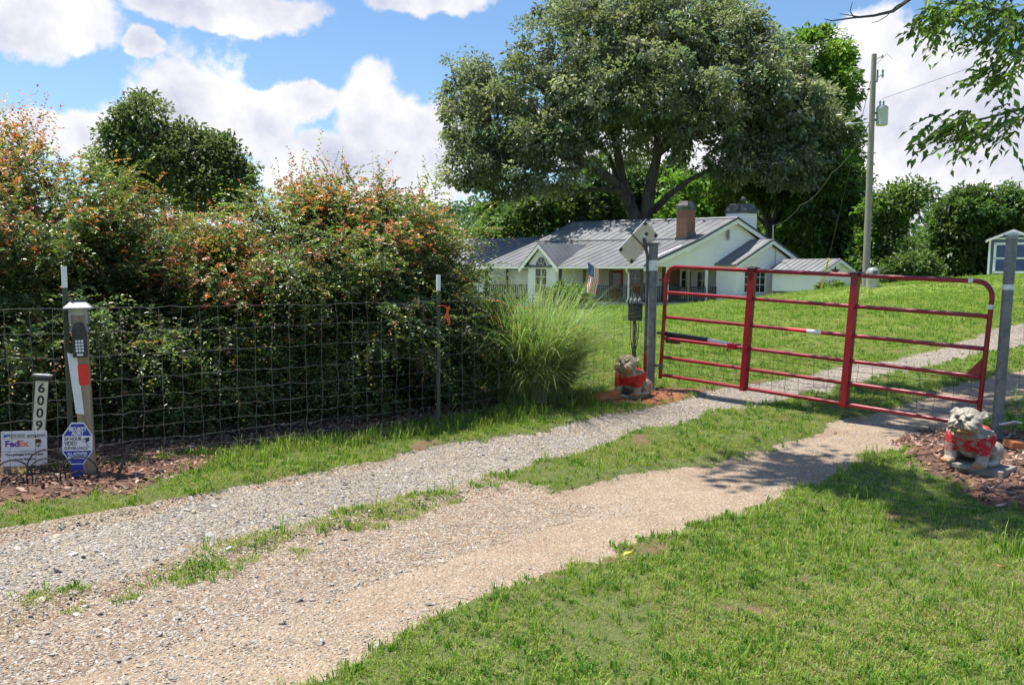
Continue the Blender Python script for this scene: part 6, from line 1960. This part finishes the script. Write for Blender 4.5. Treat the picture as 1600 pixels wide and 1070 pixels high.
# ------------------------------------------------------------------ blue shed at the right edge
B0 = at(1542, 430, 52); B0[2] = B0[2] - .02
bs = thing('garden_shed', 'blue garden shed with white trimmed double doors behind the latch post', 'shed', B0)
bs.rotation_euler = (0, 0, R(-33))
W_, HH = 2.42, 2.05
MB().box(0, W_, 0, 3.6, 0, HH).prism([(0, HH), (W_, HH), (W_ / 2, HH + .50)], 0.0, 3.6, lambda a, b, e: (a, e, b + .001)).build('wall', 'shed_blue', bs)
for x in (0, W_ - .11):
    MB().box(x, x + .11, -.03, -.001, 0, HH).build('corner_trim', 'trim', bs)
dw = .94
for k, x0 in enumerate((.27, .27 + dw + .01)):
    d_ = MB().box(x0, x0 + dw, -.028, -.001, .12, 1.86).build('door', 'door_blue', bs)
    MB().box(x0, x0 + .13, -.045, -.0285, .12, 1.86).box(x0 + dw - .13, x0 + dw, -.045, -.0285, .12, 1.86).box(x0 + .1301, x0 + dw - .1301, -.045, -.0285, 1.73, 1.86).box(x0 + .1301, x0 + dw - .1301, -.045, -.0285, .12, .25).box(x0 + .1301, x0 + dw - .1301, -.045, -.0285, .93, 1.02).build('door_frame', 'trim', d_)
    for z in (.2, .97, 1.78):
        xx_ = x0 + .03 if k == 0 else x0 + dw - .09
        MB().box(xx_, xx_ + .07, -.05, -.0455, z - .02, z + .02).build('hinge', 'black_plastic', d_)
MB().box(.0, W_, -.035, -.0005, HH - .001, HH + .08).build('gable_beam', 'trim', bs)
for a in (.7, PI / 2, PI - .7):
    MB().tube([(W_ / 2, -.02, HH + .08), (W_ / 2 + .42 * math.cos(a), -.02, HH + .08 + .33 * math.sin(a))], .035, 4).build('gable_bracket', 'trim', bs)
RB = [(-.16, HH - .05), (W_ / 2, HH + .54), (W_ + .16, HH - .05)]
MB().prism(RB + [(x, z - .07) for x, z in reversed(RB)], -.18, 3.75, lambda x, z, e: (x, e, z + .03)).build('roof', 'shingle', bs)
MB().prism([(x, z - .04) for x, z in RB] + [(x, z - .16) for x, z in reversed(RB)], -.21, -.181, lambda x, z, e: (x, e, z + .03)).build('bargeboard', 'trim', bs)

# ------------------------------------------------------------------ utility pole, lines, bin
pb = at(1353, 436, 38); zb0 = gz1(pb[0], pb[1])
up_ = thing('utility_pole', 'tall weathered wooden utility pole with a grey transformer', 'utility pole', (pb[0], pb[1], zb0))
ptop = at(1366, 85, 38)
hp = ptop[2] - zb0
up_.rotation_euler = (0, math.atan2((ptop[0] - pb[0]), hp), 0)
MB().tube([(0, 0, -.5), (0, 0, hp * .5), (0, 0, hp)], [.15, .13, .10], 16).build('shaft', 'pole_wood', up_, None, True)
k = 38 / FOC
zq = lambda py: hp * (436 - py) / (436 - 85.0)
tf = MB().lathe([(.20, zq(191)), (.23, zq(190)), (.235, zq(168)), (.245, zq(167)), (.22, zq(163)), (.10, zq(161))], 20, (.40, -.05, 0)).build('transformer', 'transformer_grey', up_, None, True)
for x in (.30, .44):
    MB().lathe([(.03, zq(163)), (.05, zq(161)), (.03, zq(159)), (.05, zq(157)), (.025, zq(154))], 10, (x, -.05, 0)).build('bushing', 'porcelain', tf, None, True)
MB().box(.12, .19, -.08, .02, zq(184), zq(181)).box(.12, .19, -.08, .02, zq(174), zq(171)).build('mount_bracket', 'dark_steel', tf)
MB().tube([(.14, 0, zq(120)), (.32, -.05, zq(116))], .02, 6).lathe([(.03, zq(120)), (.055, zq(117)), (.03, zq(114)), (.055, zq(111)), (.03, zq(108))], 10, (.36, -.05, 0)).build('cutout_switch', 'porcelain', up_, None, True)
MB().tube([(.10, 0, zq(126)), (.16, 0, zq(126)), (.17, 0, zq(108))], .03, 6).build('arrester', 'dark_steel', up_)
MB().tube([(.10, 0, zq(92)), (.34, 0, zq(88))], .02, 6).lathe([(.03, zq(91)), (.05, zq(89)), (.03, zq(86))], 10, (.34, 0, 0)).build('top_insulator', 'porcelain', up_, None, True)
la = MB().tube([(-.13, 0, zq(186)), (-.5, -.05, zq(186.5)), (-.80, -.1, zq(188))], .02, 8).build('lamp_arm', 'aluminium', up_, None, True)
MB().ell((-.92, -.12, zq(189)), (.20, .09, .06)).build('lamp_head', 'transformer_grey', la, None, True)


def cable(name, label, pts, r, material='cable', sag=0.0):
    pts = [np.asarray(p, float) for p in pts]
    P = []
    for a, b in zip(pts[:-1], pts[1:]):
        for q in np.linspace(0, 1, 14)[:-1]:
            p = a * (1 - q) + b * q; p[2] -= sag * 4 * q * (1 - q); P.append(p)
    P.append(pts[-1])
    o = MB().tube(P, r, 5).build(name, material, None, pts[0], True)
    o.location = pts[0]
    return tag(o, label, 'cable')


cable('power_line', 'thin power line running from the transformer to the upper right', [at(1378, 155, 38), at(1520, 105, 30), at(1700, 40, 24)], .008)
cable('power_line', 'thin wire rising from the pole top to the right', [at(1370, 100, 38), at(1386, 84, 37.5), at(1394, 92, 37)], .008)
cable('power_line', 'service cable sagging from the pole to the house mast', [at(1360, 190, 38), at(1300, 270, 47), at(1252, 320, 55), at(1208, 352, 62)], .022, sag=.3)
gw = thing('guy_wire', 'slanting guy wire with a yellow guard beside the small white shed', 'guy wire', at(1284, 449, 45))
gb = at(1284, 449, 45); gtop = at(1362, 120, 38.2)
MB().tube([gb, gtop], .011, 5).build('wire', 'cable', gw, gb)
mid_ = gb + (gtop - gb) * .16
MB().tube([gb + (gtop - gb) * .0005, mid_], .045, 8).build('guard', 'guard_yellow', gw, gb, True)
MB().tube([at(1208, 352, 62), at(1208, 375, 62)], .035, 6).build('service_mast', 'transformer_grey', house, HOR)
bn = at(1363, 434, 37.2); zb1 = gz1(bn[0], bn[1])
bi = thing('trash_can', 'beige round topped bin beside the foot of the utility pole', 'bin', (bn[0], bn[1], zb1))
MB().lathe([(.23, -.05), (.24, .02), (.25, .52), (.26, .54)], 18).build('body', 'beige_plastic', bi, None, True)
dm = MB().lathe([(.262, .541), (.265, .60), (.24, .70), (.17, .79), (.05, .83)], 18).build('dome_lid', 'grey_plastic', bi, None, True)
MB().box(-.09, .09, -.29, -.255, .57, .68).build('flap', 'dark_steel', dm)

# ------------------------------------------------------------------ fallen yellow leaves
for k, (x, y, lab, c) in enumerate([(.62, 4.62, 'small yellow leaf fallen on the sandy wheel track', (0.55, 0.50, 0.03)), (2.35, 6.02, 'yellow leaf lying on the shaded lawn near the bulldog', (0.60, 0.45, 0.04)), (2.45, 4.35, 'orange brown leaf lying on the lawn at the right edge', (0.42, 0.13, 0.03)), (1.47, 9.5, 'yellow leaf on the clay below the red jersey bulldog', (0.62, 0.48, 0.02))]):
    nm_ = 'leaf_%d' % k
    MT[nm_] = pm(nm_, c, tuple(q * .8 for q in c), 60, .6)
    s_ = .028
    o = MB().add([(-s_, 0, .004), (-s_ * .3, -s_ * .45, .012), (s_ * .5, -s_ * .35, .008), (s_, 0, .016), (s_ * .5, s_ * .35, .010), (-s_ * .3, s_ * .45, .014), (-s_, 0, .0035), (-s_ * .3, -s_ * .45, .0115), (s_ * .5, -s_ * .35, .0075), (s_, 0, .0155), (s_ * .5, s_ * .35, .0095), (-s_ * .3, s_ * .45, .0135)], [(0, 1, 2, 3, 4, 5), (11, 10, 9, 8, 7, 6)]).build('fallen_leaf', nm_)
    o.location = (x, y, gz1(x, y) + .02); o.rotation_euler = (.2, -.15, k * 1.3)
    tag(o, lab, 'leaf')
